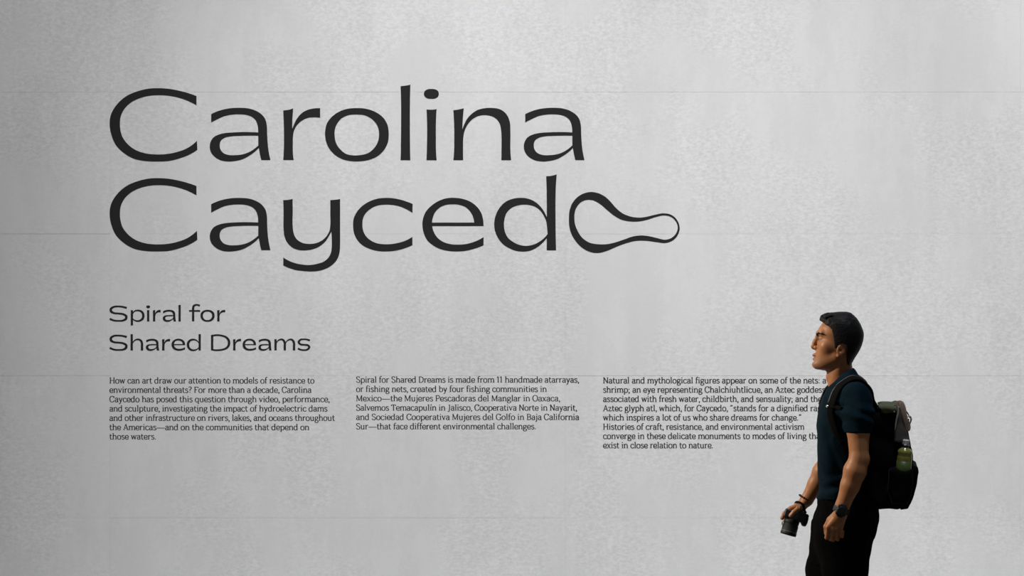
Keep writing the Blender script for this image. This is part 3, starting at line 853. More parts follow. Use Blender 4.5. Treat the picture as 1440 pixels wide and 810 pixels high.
# ------------------------------------------------------------------ the visitor
OX, OY = 1.356, 7.0
TH = math.atan2(OX, OY)
cT, sT = math.cos(TH), math.sin(TH)
def P(px, py, y=0.0):
    """point of the figure's own frame (x back, y away, z up) seen at this place of the photograph at depth y"""
    k = (px - 720.0) / FPX
    x = (k * (OY + y * cT) - OX - y * sT) / (cT + k * sT)
    Y = OY - x * sT + y * cT
    return np.array([x, y, CAM_Z - (py - 405.0) / FPX * Y])
def R_(n, y=0.0): return n * (OY + y) / FPX          # pixels -> metres at that depth
def rows(tab, y=0.0, wpx=False):
    out = []
    for py, f, b, w in tab:
        a, q = P(f, py, y), P(b, py, y)
        out.append((0.5 * (a[2] + q[2]), a[0], q[0], R_(w) if wpx else w))
    return out

man = empty('person', (OX, OY, 0), -TH)
tag(man, 'short haired man in dark T-shirt and black trousers standing in profile, camera in hand', 'person')

# ---- materials
def skin_material():
    m, nt, b = new_mat('skin', (0.4, 0.22, 0.13), 0.48, 0.4)
    at = nt.nodes.new('ShaderNodeAttribute'); at.attribute_name = 'tint'
    n = nt.nodes.new('ShaderNodeTexNoise'); n.inputs['Scale'].default_value = 60; n.inputs['Detail'].default_value = 4
    tc = nt.nodes.new('ShaderNodeTexCoord'); nt.links.new(tc.outputs['Object'], n.inputs['Vector'])
    mr = nt.nodes.new('ShaderNodeMapRange'); mr.inputs[3].default_value = 0.88; mr.inputs[4].default_value = 1.12
    nt.links.new(n.outputs['Fac'], mr.inputs[0])
    mx = nt.nodes.new('ShaderNodeVectorMath'); mx.operation = 'SCALE'
    nt.links.new(at.outputs['Color'], mx.inputs[0]); nt.links.new(mr.outputs[0], mx.inputs['Scale'])
    nt.links.new(mx.outputs[0], b.inputs['Base Color'])
    b.inputs['Subsurface Weight'].default_value = 0.12
    b.inputs['Subsurface Radius'].default_value = (0.6, 0.25, 0.12)
    b.inputs['Subsurface Scale'].default_value = 0.01
    bp = nt.nodes.new('ShaderNodeBump'); bp.inputs['Strength'].default_value = 0.15; bp.inputs['Distance'].default_value = 0.001
    nt.links.new(n.outputs['Fac'], bp.inputs['Height']); nt.links.new(bp.outputs[0], b.inputs['Normal'])
    return m
M_SKIN = skin_material()
M_HAIR = fabric('hair_black', (0.003, 0.0028, 0.0028), (0.008, 0.0078, 0.008), 160, 0.58, 0.6, 0.2, (0.35, 1.0, 1.0))
M_SHIRT = fabric('tshirt_cotton', (0.0020, 0.0090, 0.0135), (0.0042, 0.0150, 0.0250), 35, 0.92, 0.15, 0.06)
M_TROUSER = fabric('trouser_cloth', (0.0026, 0.0026, 0.0028), (0.0042, 0.0042, 0.0046), 60, 0.95, 0.15, 0.02)
M_SHOE = fabric('shoe_leather', (0.010, 0.010, 0.010), (0.016, 0.015, 0.014), 50, 0.5, 0.2, 0.4)
M_SOLE, _, _ = new_mat('shoe_rubber', (0.55, 0.55, 0.52), 0.7, 0.3)
M_EYE, _, _ = new_mat('eye_white', (0.45, 0.40, 0.36), 0.2, 0.5)
M_IRIS, _, _ = new_mat('eye_iris', (0.012, 0.008, 0.006), 0.1, 0.6)

SKIN = np.array([0.44, 0.185, 0.075])

HEAD = [(443.5,1176,1192,5),(445.5,1171,1197,12),(449,1164,1203,18.5),(454,1157.2,1207,23.5),(460,1152.3,1210,26),(466,1149.4,1211.5,27),(469.5,1148.6,1212,27.2),
        (474,1149.6,1212,27.2),(478,1149.8,1211.5,27),(484,1149.4,1209.8,26.5),(490,1148.6,1207,25.8),(496,1146.8,1203.5,24.6),(502,1145.8,1199,23.2),(508,1145.0,1196,21.5),
        (512,1144.2,1190,19.5),(515.5,1145.0,1183,17),(518.5,1149,1176,13),(520.5,1156,1170,7)]

# near (left) hand and arm key points
HN = -0.235
W_N = P(1185, 711, HN)
EL_N = P(1208, 645, -0.232)
SH_N = P(1206, 566, -0.172)
# far (right) arm
HF = 0.235
W_F = P(1134.5, 703, HF)
EL_F = P(1166, 645, 0.245)
SH_F = P(1200, 563, 0.17)

def build_body():
    zt = P(1180, 436)[2]
    zh = P(1180, 530)[2]
    f = Field(axis([(-0.285, -0.150, 0.0028), (-0.150, 0.105, 0.0021), (0.105, 0.20, 0.004)]),
              axis([(-0.295, -0.180, 0.0028), (-0.180, -0.096, 0.004), (-0.096, 0.096, 0.0021), (0.096, 0.180, 0.004), (0.180, 0.295, 0.0028)]),
              axis([(-0.012, 0.75, 0.007), (0.75, 0.84, 0.0026), (0.84, 0.93, 0.0020), (0.93, 1.02, 0.0026), (1.02, zh - 0.02, 0.0045), (zh - 0.02, zt, 0.0021)]))
    # head
    f.slices(rows(HEAD, 0, True), 0.0, 2.25, 0.56)
    # jaw and cheeks
    for s in (-1, 1):
        f.ell(P(1163, 488, 0) + [0, s * R_(18), 0], (R_(9), R_(7), R_(8)), R_(6))
        f.cone(P(1150, 513) + [0, s * R_(5), 0], P(1176, 502) + [0, s * R_(19), 0], R_(5.5), R_(6), R_(6))
    f.ell(P(1149.2, 511.5), (R_(6.4), R_(8.5), R_(6.2)), R_(4))
    # brow ridge
    for s in (-1, 1):
        f.cone(P(1151.2, 468.5) + [0, s * R_(5), 0], P(1156, 467.5) + [0, s * R_(17), 0], R_(3.0), R_(3.2), R_(4))
    # sockets
    for s in (-1, 1):
        f.ell(P(1149.2, 476.0) + [0, s * R_(11.5), 0], (R_(3.6), R_(8.5), R_(5.6)), R_(3.0), 'cut')
        f.cone(P(1155.5, 484) + [0, s * R_(10), 0], P(1162, 484.5) + [0, s * R_(19), 0], R_(4.2), R_(4.4), R_(5))
    # nose
    f.cone(P(1150.8, 471), P(1146.0, 481), R_(2.8), R_(3.2), R_(3.5))
    f.cone(P(1146.6, 480), P(1143.6, 487.3), R_(3.2), R_(3.5), R_(2.2))
    f.cone(P(1147.2, 489.8), P(1144.4, 488.8), R_(3.2), R_(2.6), R_(1.5))
    for s in (-1, 1):
        f.ell(P(1147.8, 488.7) + [0, s * R_(4.8), 0], (R_(3.2), R_(2.5), R_(2.9)), R_(1.6))
        f.ell(P(1145.6, 491.8) + [0, s * R_(2.6), 0], (R_(1.5), R_(1.1), R_(1.0)), R_(0.8), 'cut')
    # lips
    f.ell(P(1146.4, 499.2), (R_(4.3), R_(8.6), R_(2.7)), R_(1.6))
    f.ell(P(1147.0, 505.0), (R_(4.2), R_(7.6), R_(2.8)), R_(1.6))
    f.ell(P(1141.8, 502.2), (R_(2.6), R_(9.2), R_(0.5)), R_(0.9), 'cut')
    f.ell(P(1144.0, 508.6), (R_(1.5), R_(6), R_(1.6)), R_(2), 'cut')
    # eyeball lids
    for s in (-1, 1):
        f.ell(P(1155.8, 477.0) + [0, s * R_(11.5), 0], (R_(5.0), R_(5.6), R_(4.9)), R_(1.6))
        f.ell(P(1151.2, 477.4) + [s * 0, s * R_(11.8), 0], (R_(4.0), R_(5.4), R_(0.70)), R_(0.5), 'cut')
    # ears
    for s in (-1, 1):
        e = P(1183.0, 491.6) + [0, s * R_(26.8), 0]
        rt = Matrix.Rotation(s * math.radians(-16), 4, 'Z').to_quaternion() @ Matrix.Rotation(math.radians(12), 4, 'Y').to_quaternion()
        f.ell(e, (R_(6.6), R_(2.3), R_(8.2)), R_(1.4), 'add', rt)
        f.ell(e + [R_(0.2), s * R_(2.8), R_(1.6)], (R_(4.2), R_(1.9), R_(5.6)), R_(1.4), 'cut', rt)
        
        f.ell(e + [R_(-3.0), s * R_(0.5), R_(-7.2)], (R_(3.0), R_(2.0), R_(2.8)), R_(1.8))
        f.ell(e + [R_(-1.2), s * R_(1.8), R_(-0.6)], (R_(1.9), R_(2.2), R_(2.4)), R_(1.0), 'cut')
    # neck
    f.cone(P(1179.0, 500), P(1182.5, 538), R_(17.2), R_(18.2), R_(6), 'add', (1.0, 1.04, 1))
    f.ell(P(1166.5, 531), (R_(4), R_(4.5), R_(5)), R_(6))
    for s in (-1, 1):
        f.cone(P(1187, 501) + [0, s * R_(19), 0], P(1171, 541) + [0, s * R_(7), 0], R_(4.2), R_(4.0), R_(5))
    # torso (under the clothes), pelvis
    f.slices(rows([(533,1180,1204,.062),(541,1173,1212,.095),(552,1165,1219,.138),(562,1160,1224,.160),(580,1157,1226,.164),(610,1156,1224,.154),(642,1156,1219,.144),(672,1157,1212,.140),
                   (690,1157,1213,.143),(704,1155,1226,.155),(725,1152,1231,.162),(748,1153,1226,.150)]), 0.015, 2.3, 0.5)
    # arms
    f.cone(P(1204, 556, -0.12), SH_N, 0.045, 0.050, 0.02)
    f.chain([SH_N, P(1207, 606, -0.212), EL_N], [0.050, 0.0445, 0.0365], 0.02, 0.01)
    f.chain([EL_N, P(1202.5, 662, -0.234), P(1195.5, 683, -0.236), W_N], [0.0375, 0.0445, 0.0375, 0.0272], 0.012, 0.01)
    f.ell(EL_N + np.array([0.020, 0.0, -0.004]), (0.020, 0.020, 0.024), 0.012)
    f.cone(P(1198, 556, 0.12), SH_F, 0.045, 0.050, 0.02)
    f.chain([SH_F, P(1182, 606, 0.215), EL_F], [0.050, 0.0445, 0.0365], 0.02, 0.01)
    f.chain([EL_F, P(1156.5, 664, 0.243), P(1147, 682, 0.240), W_F], [0.0370, 0.0420, 0.0350, 0.0262], 0.012, 0.01)
    # ---- near hand, back of the hand to the camera, fingers curled back
    f.cone(W_N, P(1181.5, 722, HN), 0.0262, 0.0245, 0.012, 'add', (1, 0.80, 1))
    kn = {'index': (1164.6, 741.5), 'middle': (1170.4, 743.6), 'ring': (1176.6, 743.4), 'pinky': (1182.6, 741.2)}
    for i, (q, (x, y)) in enumerate(kn.items()):
        f.cone(P(1180 + i * 2.0, 722, HN), P(x, y, HN + 0.001 * i), 0.0155, 0.0115 if q != 'pinky' else 0.0102, 0.010)
    f.ell(P(1175.5, 734, HN + 0.012), (0.030, 0.014, 0.034), 0.010)
    fing = [('index', [(1164.6, 741.5, 0), (1162.6, 756.0, .006), (1166.2, 757.5, .032), (1169.5, 748.5, .040)], [.0112, .0100, .0090, .0080]),
            ('middle', [(1170.4, 743.6, 0), (1168.8, 758.2, .006), (1171.8, 759.5, .034), (1174.5, 749.5, .042)], [.0114, .0102, .0092, .0082]),
            ('ring', [(1176.6, 743.4, 0), (1175.6, 757.2, .006), (1178.2, 758.5, .032), (1180.0, 749.5, .040)], [.0110, .0098, .0088, .0080]),
            ('pinky', [(1182.6, 741.2, 0), (1182.2, 753.6, .006), (1184.2, 754.5, .028), (1185.4, 747.5, .034)], [.0102, .0088, .0080, .0072])]
    for nm, pts, rs in fing:
        f.chain([P(x, y, HN + d) for x, y, d in pts], [rs[0] * .90, rs[1] * .85, rs[2] * .88, rs[3] * .9], 0.0008, 0.002)
        k0 = P(pts[0][0], pts[0][1] - 0.5, HN - 0.004)
        f.ell(k0, (0.0095, 0.0085, 0.0100), 0.004)
    # thumb, leaves the side of the palm near the wrist and lies against the index finger
    f.chain([P(1176, 723, HN + .012), P(1167.0, 731, HN + .020), P(1162.0, 740.5, HN + .026), P(1162.0, 750.0, HN + .032)], [.0140, .0122, .0108, .0090], 0.008, 0.004)
    # ---- far hand gripping the camera from above
    f.cone(W_F, P(1127.5, 710.5, HF), 0.0258, 0.0230, 0.010, 'add', (1, 0.85, 1))
    f.ell(P(1123.5, 714.0, HF + .006), (0.034, 0.020, 0.024), 0.010, 'add', Matrix.Rotation(math.radians(-38), 4, 'Y').to_quaternion())
    # index along the top of the camera, tip bent over the front
    f.chain([P(1121, 711.5, HF - .006), P(1111.5, 715.2, HF - .010), P(1103.4, 721.8, HF - .012), P(1099.8, 728.6, HF - .012)], [.0118, .0104, .0096, .0086], 0.006, 0.003)
    # thumb along the near side
    f.chain([P(1130, 708, HF - .020), P(1124.0, 714, HF - .034), P(1116.5, 720.0, HF - .042), P(1112.0, 725.0, HF - .044)], [.0125, .0112, .0100, .0090], 0.008, 0.004)
    # middle, ring and little finger fold round the far side of the grip
    f.chain([P(1119, 714, HF + .016), P(1108.5, 719.5, HF + .030), P(1103.5, 728.0, HF + .030), P(1106.5, 735.0, HF + .018)], [.0116, .0104, .0096, .0086], 0.006, 0.003)
    f.chain([P(1121, 718, HF + .024), P(1111.5, 724.0, HF + .040), P(1108.0, 732.0, HF + .040), P(1111.0, 737.5, HF + .026)], [.0112, .0100, .0092, .0082], 0.006, 0.003)
    f.chain([P(1125, 721, HF + .026), P(1117.0, 728.5, HF + .040), P(1114.5, 735.0, HF + .040), P(1117.5, 739.0, HF + .028)], [.0102, .0088, .0082, .0074], 0.006, 0.003)
    # ---- legs and feet (in trousers and shoes)
    for s, hip, knee, ank in ((-1, (1194, 750, -.085), (1190, 888, -.095), (1196, 1010, -.10)), (1, (1178, 748, .085), (1154, 888, .09), (1152, 1008, .10))):
        f.chain([P(*hip), P(*knee), P(*ank)], [0.080, 0.054, 0.038], 0.03, 0.02)
        c_ = P(ank[0], ank[1], ank[2])
        f.chain([np.array([c_[0] + .02, ank[2], .060]), np.array([c_[0] - .13, ank[2] * 1.1, .048])], [0.028, 0.020], 0.01)
        f.cone(c_, np.array([c_[0] + .005, ank[2], .065]), 0.034, 0.028, 0.01)
    def tint(p):
        c_ = np.tile(SKIN, (len(p), 1))
        def mixin(mask, col):
            c_[:] = c_ * (1 - mask[:, None]) + np.array(col) * mask[:, None]
        def blob(q, r):
            return np.clip(1.35 - np.sqrt((((p - q) / r) ** 2).sum(1)), 0, 1) ** 1.0
        # lips
        mixin(np.clip(blob(P(1143.2, 499.3), (R_(3.2), R_(8.2), R_(1.9))) * 1.6, 0, 0.85), (0.36, 0.12, 0.09))
        mixin(np.clip(blob(P(1143.8, 504.8), (R_(3.2), R_(7.4), R_(2.2))) * 1.6, 0, 0.85), (0.38, 0.13, 0.095))
        # shaven upper lip, chin and jaw: slightly darker skin
        zc = P(1150, 512)[2]
        low = np.clip((P(1150, 500)[2] - p[:, 2]) / R_(10), 0, 1) * np.clip((p[:, 2] - P(1150, 524)[2]) / R_(6), 0, 1) * np.clip((P(1172, 500)[0] - p[:, 0]) / R_(10), 0, 1)
        mixin(low * 0.35, (0.24, 0.15, 0.10))
        # eyes: lash line
        for s in (-1, 1):
            q = P(1151.6, 476.3) + [0, s * R_(11.8), 0]
            mixin(np.clip(blob(q, (R_(3.0), R_(5.8), R_(0.9))) * 2, 0, 0.9), (0.03, 0.02, 0.015))
        # fingertips, knuckles, ears pinker
        for q in (P(1099.8, 728.6, HF - .012), P(1112, 725, HF - .044)):
            mixin(np.clip(blob(q, (.016, .016, .016)), 0, .5), (0.62, 0.30, 0.22))
        # cropped hair stubble on the temples below the hair edge
        tx, tz = P(1174, 474)[0], P(1174, 474)[2]
        m_ = np.exp(-(((p[:, 0] - tx) / R_(6)) ** 2 + ((p[:, 2] - tz) / R_(14)) ** 2)) * (np.abs(p[:, 1]) > 0.05)
        mixin(m_ * 0.5, (0.10, 0.06, 0.04))
        return c_
    return field_obj('body', f, M_SKIN, man, 1, tint), f

body, F_BODY = build_body()

# ---- eyes and brows
for s in (-1, 1):
    c0 = P(1155.8, 477.0) + [0, s * R_(11.5), 0]
    ef = Field(axis([(c0[0] - .016, c0[0] + .016, .0012)]), axis([(c0[1] - .018, c0[1] + .018, .0014)]), axis([(c0[2] - .016, c0[2] + .016, .0012)]))
    ef.ell(c0, (R_(4.6), R_(5.2), R_(4.5)), 0)
    eo = field_obj('eye', ef, M_EYE, man, 1)
    jf = Field(axis([(c0[0] - .018, c0[0] + .006, .0008)]), axis([(c0[1] - .009, c0[1] + .009, .0008)]), axis([(c0[2] - .009, c0[2] + .009, .0008)]))
    jf.ell(c0 + np.array([-R_(3.1), s * R_(.5), 0]), (R_(2.2), R_(2.9), R_(2.3)), 0)
    io = field_obj('iris', jf, M_IRIS, eo, 1)
    bf = Field(axis([(c0[0] - .034, c0[0] + .030, .0012)]), axis([(min(s * .004, s * .080), max(s * .004, s * .080), .0014)]), axis([(c0[2] + .005, c0[2] + .038, .0012)]))
    bw = [F_BODY.snap(P(bx, by) + [0, s * R_(yy), 0], .0004) for bx, by, yy in ((1149.5, 471.0, 5.5), (1149.6, 469.0, 10), (1152.0, 468.0, 15.5), (1156.5, 468.6, 20), (1160.5, 470.6, 23.5))]
    bf.chain(bw, [R_(1.2), R_(1.35), R_(1.3), R_(1.05), R_(0.5)], 0, 0.001)
    def bn(x, y, z): return 0.0007 * vnoise(x * 900, y * 500, z * 600, 3)
    bf.apply(bn, (-9, -9, -9), (9, 9, 9), 0, 'disp')
    field_obj('eyebrow', bf, M_HAIR, man, 0)

# ---- hair
def build_hair():
    a, b = P(1148, 516), P(1220, 434)
    f = Field(axis([(a[0], b[0], .0014)]), axis([(-.100, .100, .0018)]), axis([(a[2], b[2], .0014)]))
    H = [(438.3,1182,1188,1),(438.8,1175,1193,8),(440,1168,1196.5,12),(442.2,1161,1199.5,17),(445.5,1154.8,1203,21.5),(449,1152.6,1206,25),(455,1153,1209.8,28),(461,1154,1212.4,29.3),(470,1155,1214.9,29.8),
         (483,1156,1212.8,29.0),(494,1158,1208.0,27.3),(503,1160,1202.4,25.2),(511,1162,1197.8,22.0),(514,1162,1196,20.0)]
    f.slices(rows(H, 0, True), 0, 2.2, 0.58)
    # tufts: front quiff swept back
    rnd = np.random.RandomState(3)
    for k in range(26):
        y = (k / 25 - .5) * 2 * R_(18)
        j = rnd.uniform(-1, 1)
        x0 = 1157 + 5 * (abs(y) / R_(18)) ** 2 + j
        f.chain([P(x0 + 2, 451) + [0, y, 0], P(x0, 445.5 + j * .6) + [0, y, 0], P(x0 + 7, 442.0 + 2.5 * (abs(y) / R_(18)) ** 2) + [0, y * .97, 0], P(x0 + 17, 441.0 + 3.2 * (abs(y) / R_(18)) ** 2) + [0, y * .9, 0]],
                [R_(1.2), R_(2.3), R_(2.3), R_(1.4)], 0.0015, 0.001)
    # keep only the hair-covered region, seen from the side
    poly = [(1146, 430), (1222, 430), (1222, 500), (1206, 513), (1194.5, 514.5), (1191.8, 506), (1191.2, 497), (1191.6, 489), (1190, 483.6), (1185.5, 481.8), (1180, 482.2), (1177.6, 485), (1176.8, 489.5),
            (1173.6, 488.6), (1173.4, 481), (1172.6, 475), (1171.4, 468.5), (1170.0, 462.2), (1165.5, 458.6), (1160, 455.4), (1156.2, 452.2), (1152.4, 450), (1148, 449)]
    PP = np.array([P(x, y)[[0, 2]] for x, y in poly])
    def keep(x, y, z):
        wob = 0.0012 * vnoise(x * 500, y * 300, z * 500, 11)
        X2, Z2 = np.broadcast_arrays(x[:, 0, 0][:, None], z[0, 0, :][None, :])
        return poly_sd(X2, Z2, PP)[:, None, :] + wob
    f.apply(keep, (-9, -9, -9), (9, 9, 9), 0.002, 'and')
    # strands: fine combed relief
    def comb(x, y, z):
        top = np.clip((z - P(1180, 462)[2]) / R_(14), 0, 1)
        a_ = vnoise(x * 110, y * 560, z * 260, 5) * top * 0.0013
        b_ = vnoise(x * 420, y * 300, z * 180, 6) * (1 - top) * 0.0004
        c_ = vnoise(x * 90, y * 140, z * 120, 7) * 0.0016 * top
        return a_ + b_ + c_
    f.apply(comb, (-9, -9, -9), (9, 9, 9), 0, 'disp')
    return field_obj('hair', f, M_HAIR, man, 0)
build_hair()

# ---- T-shirt
SHIRT_ROWS = rows([(520,1190,1202,.050),(530,1176,1208.5,.080),(538,1167.2,1214,.112),(546,1161.8,1220,.150),(554,1158,1226,.174),(562,1155,1230,.186),(575,1152.0,1232,.188),(592,1149.2,1232,.182),(617,1148.2,1231,.175),
                   (642,1148.2,1227,.165),(658,1148.8,1224,.162),(670,1150.2,1221,.162),(685,1150.4,1221,.166),(701,1148.4,1230,.178)])
def build_shirt():
    f = Field(axis([(-.135, .20, .0032)]), axis([(-.30, .30, .0032)]), axis([(P(1180, 706)[2], P(1180, 514)[2], .0032)]))
    f.slices(SHIRT_ROWS, 0, 2.4, 0.5)
    # trapezius and shoulders
    for s in (-1, 1):
        f.cone(P(1194, 534) + [0, s * .055, 0], P(1203, 552.5) + [0, s * .150, 0], .040, .048, .03)
    # sleeves
    f.chain([P(1205, 562.5, -.160), P(1207, 588, -.198), P(1206.6, 613, -.214)], [.0620, .0590, .0512], .022, .02)
    f.chain([P(1199, 560, .160), P(1190, 588, .200), P(1179, 612, .218)], [.0615, .0590, .0510], .022, .02)
    # cut the sleeve hems and the bottom hem flat
    for (c0, ax_, sy) in ((P(1206.6, 609.2, -.214), np.array([0.03, 0.10, 1.0]), -1), (P(1180, 609, .217), np.array([0.22, -0.12, 1.0]), 1)):
        ax_ = ax_ / np.linalg.norm(ax_)
        def below(x, y, z):
            px, py_, pz = x - c0[0], y - c0[1], z - c0[2]
            pl = px * ax_[0] + py_ * ax_[1] + pz * ax_[2]
            rr = np.sqrt(np.maximum(px ** 2 + py_ ** 2 + pz ** 2 - pl ** 2, 0))
            return np.maximum(np.maximum(pl, rr - .095), .178 - y * sy)
        lo = (-.13, .168 if sy > 0 else -.30, c0[2] - .09); hi = (.19, .30 if sy > 0 else -.168, c0[2] + .03)
        f.apply(below, lo, hi, 0.0025, 'cut', 0.0)
    zb = P(1180, 698.5)[2]
    f.apply(lambda x, y, z: z - (zb + 0.010 * np.sin(x * 19 + 1) + 0.006 * np.sin(y * 27)) + 0 * x, (-9, -9, zb - .05), (9, 9, zb + .05), .003, 'cut')
    # neck opening: plane from the throat to the nape
    a, b = P(1166.0, 544.5), P(1199.5, 521.5)
    n = np.array([-(b[2] - a[2]), 0, b[0] - a[0]]); n = n / np.linalg.norm(n)
    nc = P(1184, 535)
    def neck(x, y, z):
        d = (x - a[0]) * n[0] + (z - a[2]) * n[2] - 0.35 * y * y / 0.08
        q = np.sqrt((x - nc[0]) ** 2 + y * y) - .082
        return np.maximum(-d, q)
    f.apply(neck, (-.13, -.10, P(1180, 552)[2]), (.12, .10, 9), .004, 'cut')
    # folds
    def folds(x, y, z):
        zz = (z - 1.2)
        body = np.clip(1 - (np.abs(y) - .15) / .03, 0, 1)
        w = 0.0040 * vnoise(x * 14 + zz * 9 + 40, y * 10 + 9, z * 16, 21) + 0.0022 * vnoise(x * 26 + 5, y * 22 + 5, z * 30 + x * 30, 22)
        # drape from chest to hem: long soft vertical folds
        dr = 0.0045 * np.sin(x * 70 + 9 * z + 2.5 * vnoise(x * 5, y * 5, z * 5, 23)) * np.clip((1.42 - z) / .25, 0, 1) * body
        # diagonal drag lines on the sleeves
        sl = np.clip((np.abs(y) - .165) / .02, 0, 1) * 0.0062 * np.sin(95 * (z + .55 * x) + 2.8 * vnoise(x * 12, y * 12, z * 12, 24)) * np.clip((1.43 - z) / .06, 0, 1)
        lowf = 0.0040 * np.sin(88 * (z - .45 * x) + 3 * vnoise(x * 8, y * 8, z * 8, 25)) * np.clip((1.16 - z) / .1, 0, 1) * body
        hem = np.where(np.abs(y) > .17, np.clip((z - P(1206, 609, -.21)[2]) / .05, 0.12, 1), 1)
        return (w + dr + sl + lowf) * hem
    f.apply(folds, (-9, -9, -9), (9, 9, 9), 0, 'disp')
    # hem stitching grooves on the near sleeve
    return f
F_SHIRT = build_shirt()
shirt = field_obj('t_shirt', F_SHIRT, M_SHIRT, man, 1)

# collar rib: band round the neck opening
col_pts, col_n = [], []
a, b = P(1166.6, 543.5), P(1199.2, 521.8)
cc = (a + b) / 2
for k in range(22):
    t = 2 * math.pi * k / 22
    q = cc + (b - a) / 2 * math.cos(t) * 1.03 + np.array([0, 1, 0]) * .071 * math.sin(t)
    q[2] -= 0.004 * math.sin(t) ** 2
    col_pts.append(q)
    r = q - cc; r[2] = 0
    col_n.append(r / np.linalg.norm(r) + np.array([0, 0, .6]))
M_RIB = fabric('tshirt_rib', (0.0012, 0.0070, 0.0120), (0.0022, 0.0110, 0.0200), 90, 0.92, 0.3, 0.05)
rib = sweep('collar', col_pts, 0.0085, 0.0030, col_n, M_RIB, None, 4, True)
rib.parent = shirt

# ---- trousers
def build_trousers():
    f = Field(axis([(-.20, .20, .0042)]), axis([(-.24, .24, .0042)]), axis([(.045, P(1180, 690)[2], .0048)]))
    f.slices(rows([(688,1154.5,1217,.152),(696,1152.5,1224,.160),(703,1150.2,1232,.171),(716,1148.6,1236.5,.175),(730,1146.8,1235.5,.176),(748,1145,1227,.168),(762,1148,1219,.145),(776,1153,1210,.105),(790,1162,1200,.050)]), 0, 2.4, 0.5)
    near = [P(1190.5, 752, -.085), P(1187.5, 800, -.088), P(1188, 888, -.095), P(1196, 1018, -.100)]
    far = [P(1175.5, 750, .085), P(1166.0, 800, .088), P(1153, 888, .092), P(1152, 1016, .100)]
    f.chain(near, [.098, .0900, .0720, .0640], .07, .02)
    f.chain(far, [.098, .0920, .0720, .0640], .07, .02)
    # hollow cuffs
    f.cone(near[3] + [0, 0, .02], near[3] + [0, 0, -.08], .056, .060, .003, 'cut')
    f.cone(far[3] + [0, 0, .02], far[3] + [0, 0, -.08], .056, .060, .003, 'cut')
    f.apply(lambda x, y, z: z - .085 + 0 * x, (-9, -9, .0), (9, 9, .12), .003, 'cut')
    # pocket bulge behind the thigh
    f.ell(P(1222, 744, -.09), (.026, .045, .040), .02)
    def folds(x, y, z):
        k = 0.006 * np.sin(60 * (z + .5 * x) + 4 * vnoise(x * 7, y * 7, z * 7, 31)) * np.clip(1 - np.abs(z - .5) / .16, 0, 1)
        k2 = 0.007 * np.sin(70 * z + 4 * vnoise(x * 6 + 3, y * 6, z * 6, 32)) * np.clip((.26 - z) / .1, 0, 1)
        return 0.0045 * vnoise(x * 12, y * 12, z * 9, 33) + 0.0035 * vnoise(x * 30, y * 30, z * 26 + x * 20, 34) + k + k2
    f.apply(folds, (-9, -9, -9), (9, 9, 9), 0, 'disp')
    return f
F_TR = build_trousers()
trousers = field_obj('trousers', F_TR, M_TROUSER, man, 1)
# ---- shoes
for (ax_, ay) in ((P(1196, 1010, -.10)[0], -.105), (P(1152, 1008, .10)[0], .110)):
    f = Field(axis([(ax_ - .225, ax_ + .085, .004)]), axis([(ay - .065, ay + .065, .004)]), axis([(-.004, .150, .004)]))
    s = 1 if ay > 0 else -1
    toe = np.array([ax_ - .165, ay + s * .012, .036])
    f.cone((ax_ + .030, ay, .048), toe, .038, .032, 0, 'add', (1, 1.05, 1))
    f.ell(toe, (.050, .046, .032), .02)
    f.cone((ax_ + .020, ay, .06), (ax_ + .012, ay, .118), .044, .046, .02)
    f.cone((ax_ - .02, ay, .085), (ax_ - .10, ay + s * .006, .050), .036, .030, .03)
    f.cone((ax_ + .010, ay, .125), (ax_ + .010, ay, .16), .038, .042, .004, 'cut')
    f.apply(lambda x, y, z: z - .022 + 0 * x + 0 * y, (-9, -9, -1), (9, 9, .03), .003, 'cut')
    sh = field_obj('shoe', f, M_SHOE, man, 1)
    g2 = Field(axis([(ax_ - .235, ax_ + .095, .004)]), axis([(ay - .07, ay + .07, .004)]), axis([(-.006, .036, .003)]))
    ol = []
    for k in range(24):
        t = 2 * math.pi * k / 24
        cx = math.cos(t); x_ = ax_ - .070 + .148 * cx
        w = .047 if cx < 0 else .040
        ol.append((x_, ay + s * (.010 if cx < 0 else 0) + w * math.sin(t) * (1 - .12 * (abs(cx) < .35))))
    ol = np.array(ol)
    def solef(x, y, z):
        X2, Y2 = np.broadcast_arrays(x[:, :, 0], y[:, :, 0])
        d2 = poly_sd(X2, Y2, ol)[:, :, None]
        return np.maximum(d2, np.abs(z - .014) - .013)
    g2.apply(solef, (-9, -9, -9), (9, 9, 9), 0, 'add')
    field_obj('sole', g2, M_SOLE, sh, 1)

# ------------------------------------------------------------------ things he wears and carries
def worn(name, label, cat, base):
    base = np.array(base, float)
    w = (OX + base[0] * cT + base[1] * sT, OY - base[0] * sT + base[1] * cT, base[2])
    r = empty(name, w, -TH)
    tag(r, label, cat)
    r['_b'] = [float(v) for v in base]
    return r
def give(o, root):
    o.parent = root
    o.location = [-v for v in root['_b']]
    return o

def hit(px, py, off=0.0, fd=None, y0=-0.34, y1=0.2):
    """first point of the shirt seen at this place of the photograph"""
    fd = fd or F_SHIRT
    y = y0
    while y < y1:
        if fd.sample(P(px, py, y)) < off: break
        y += 0.0015
    return P(px, py, y)

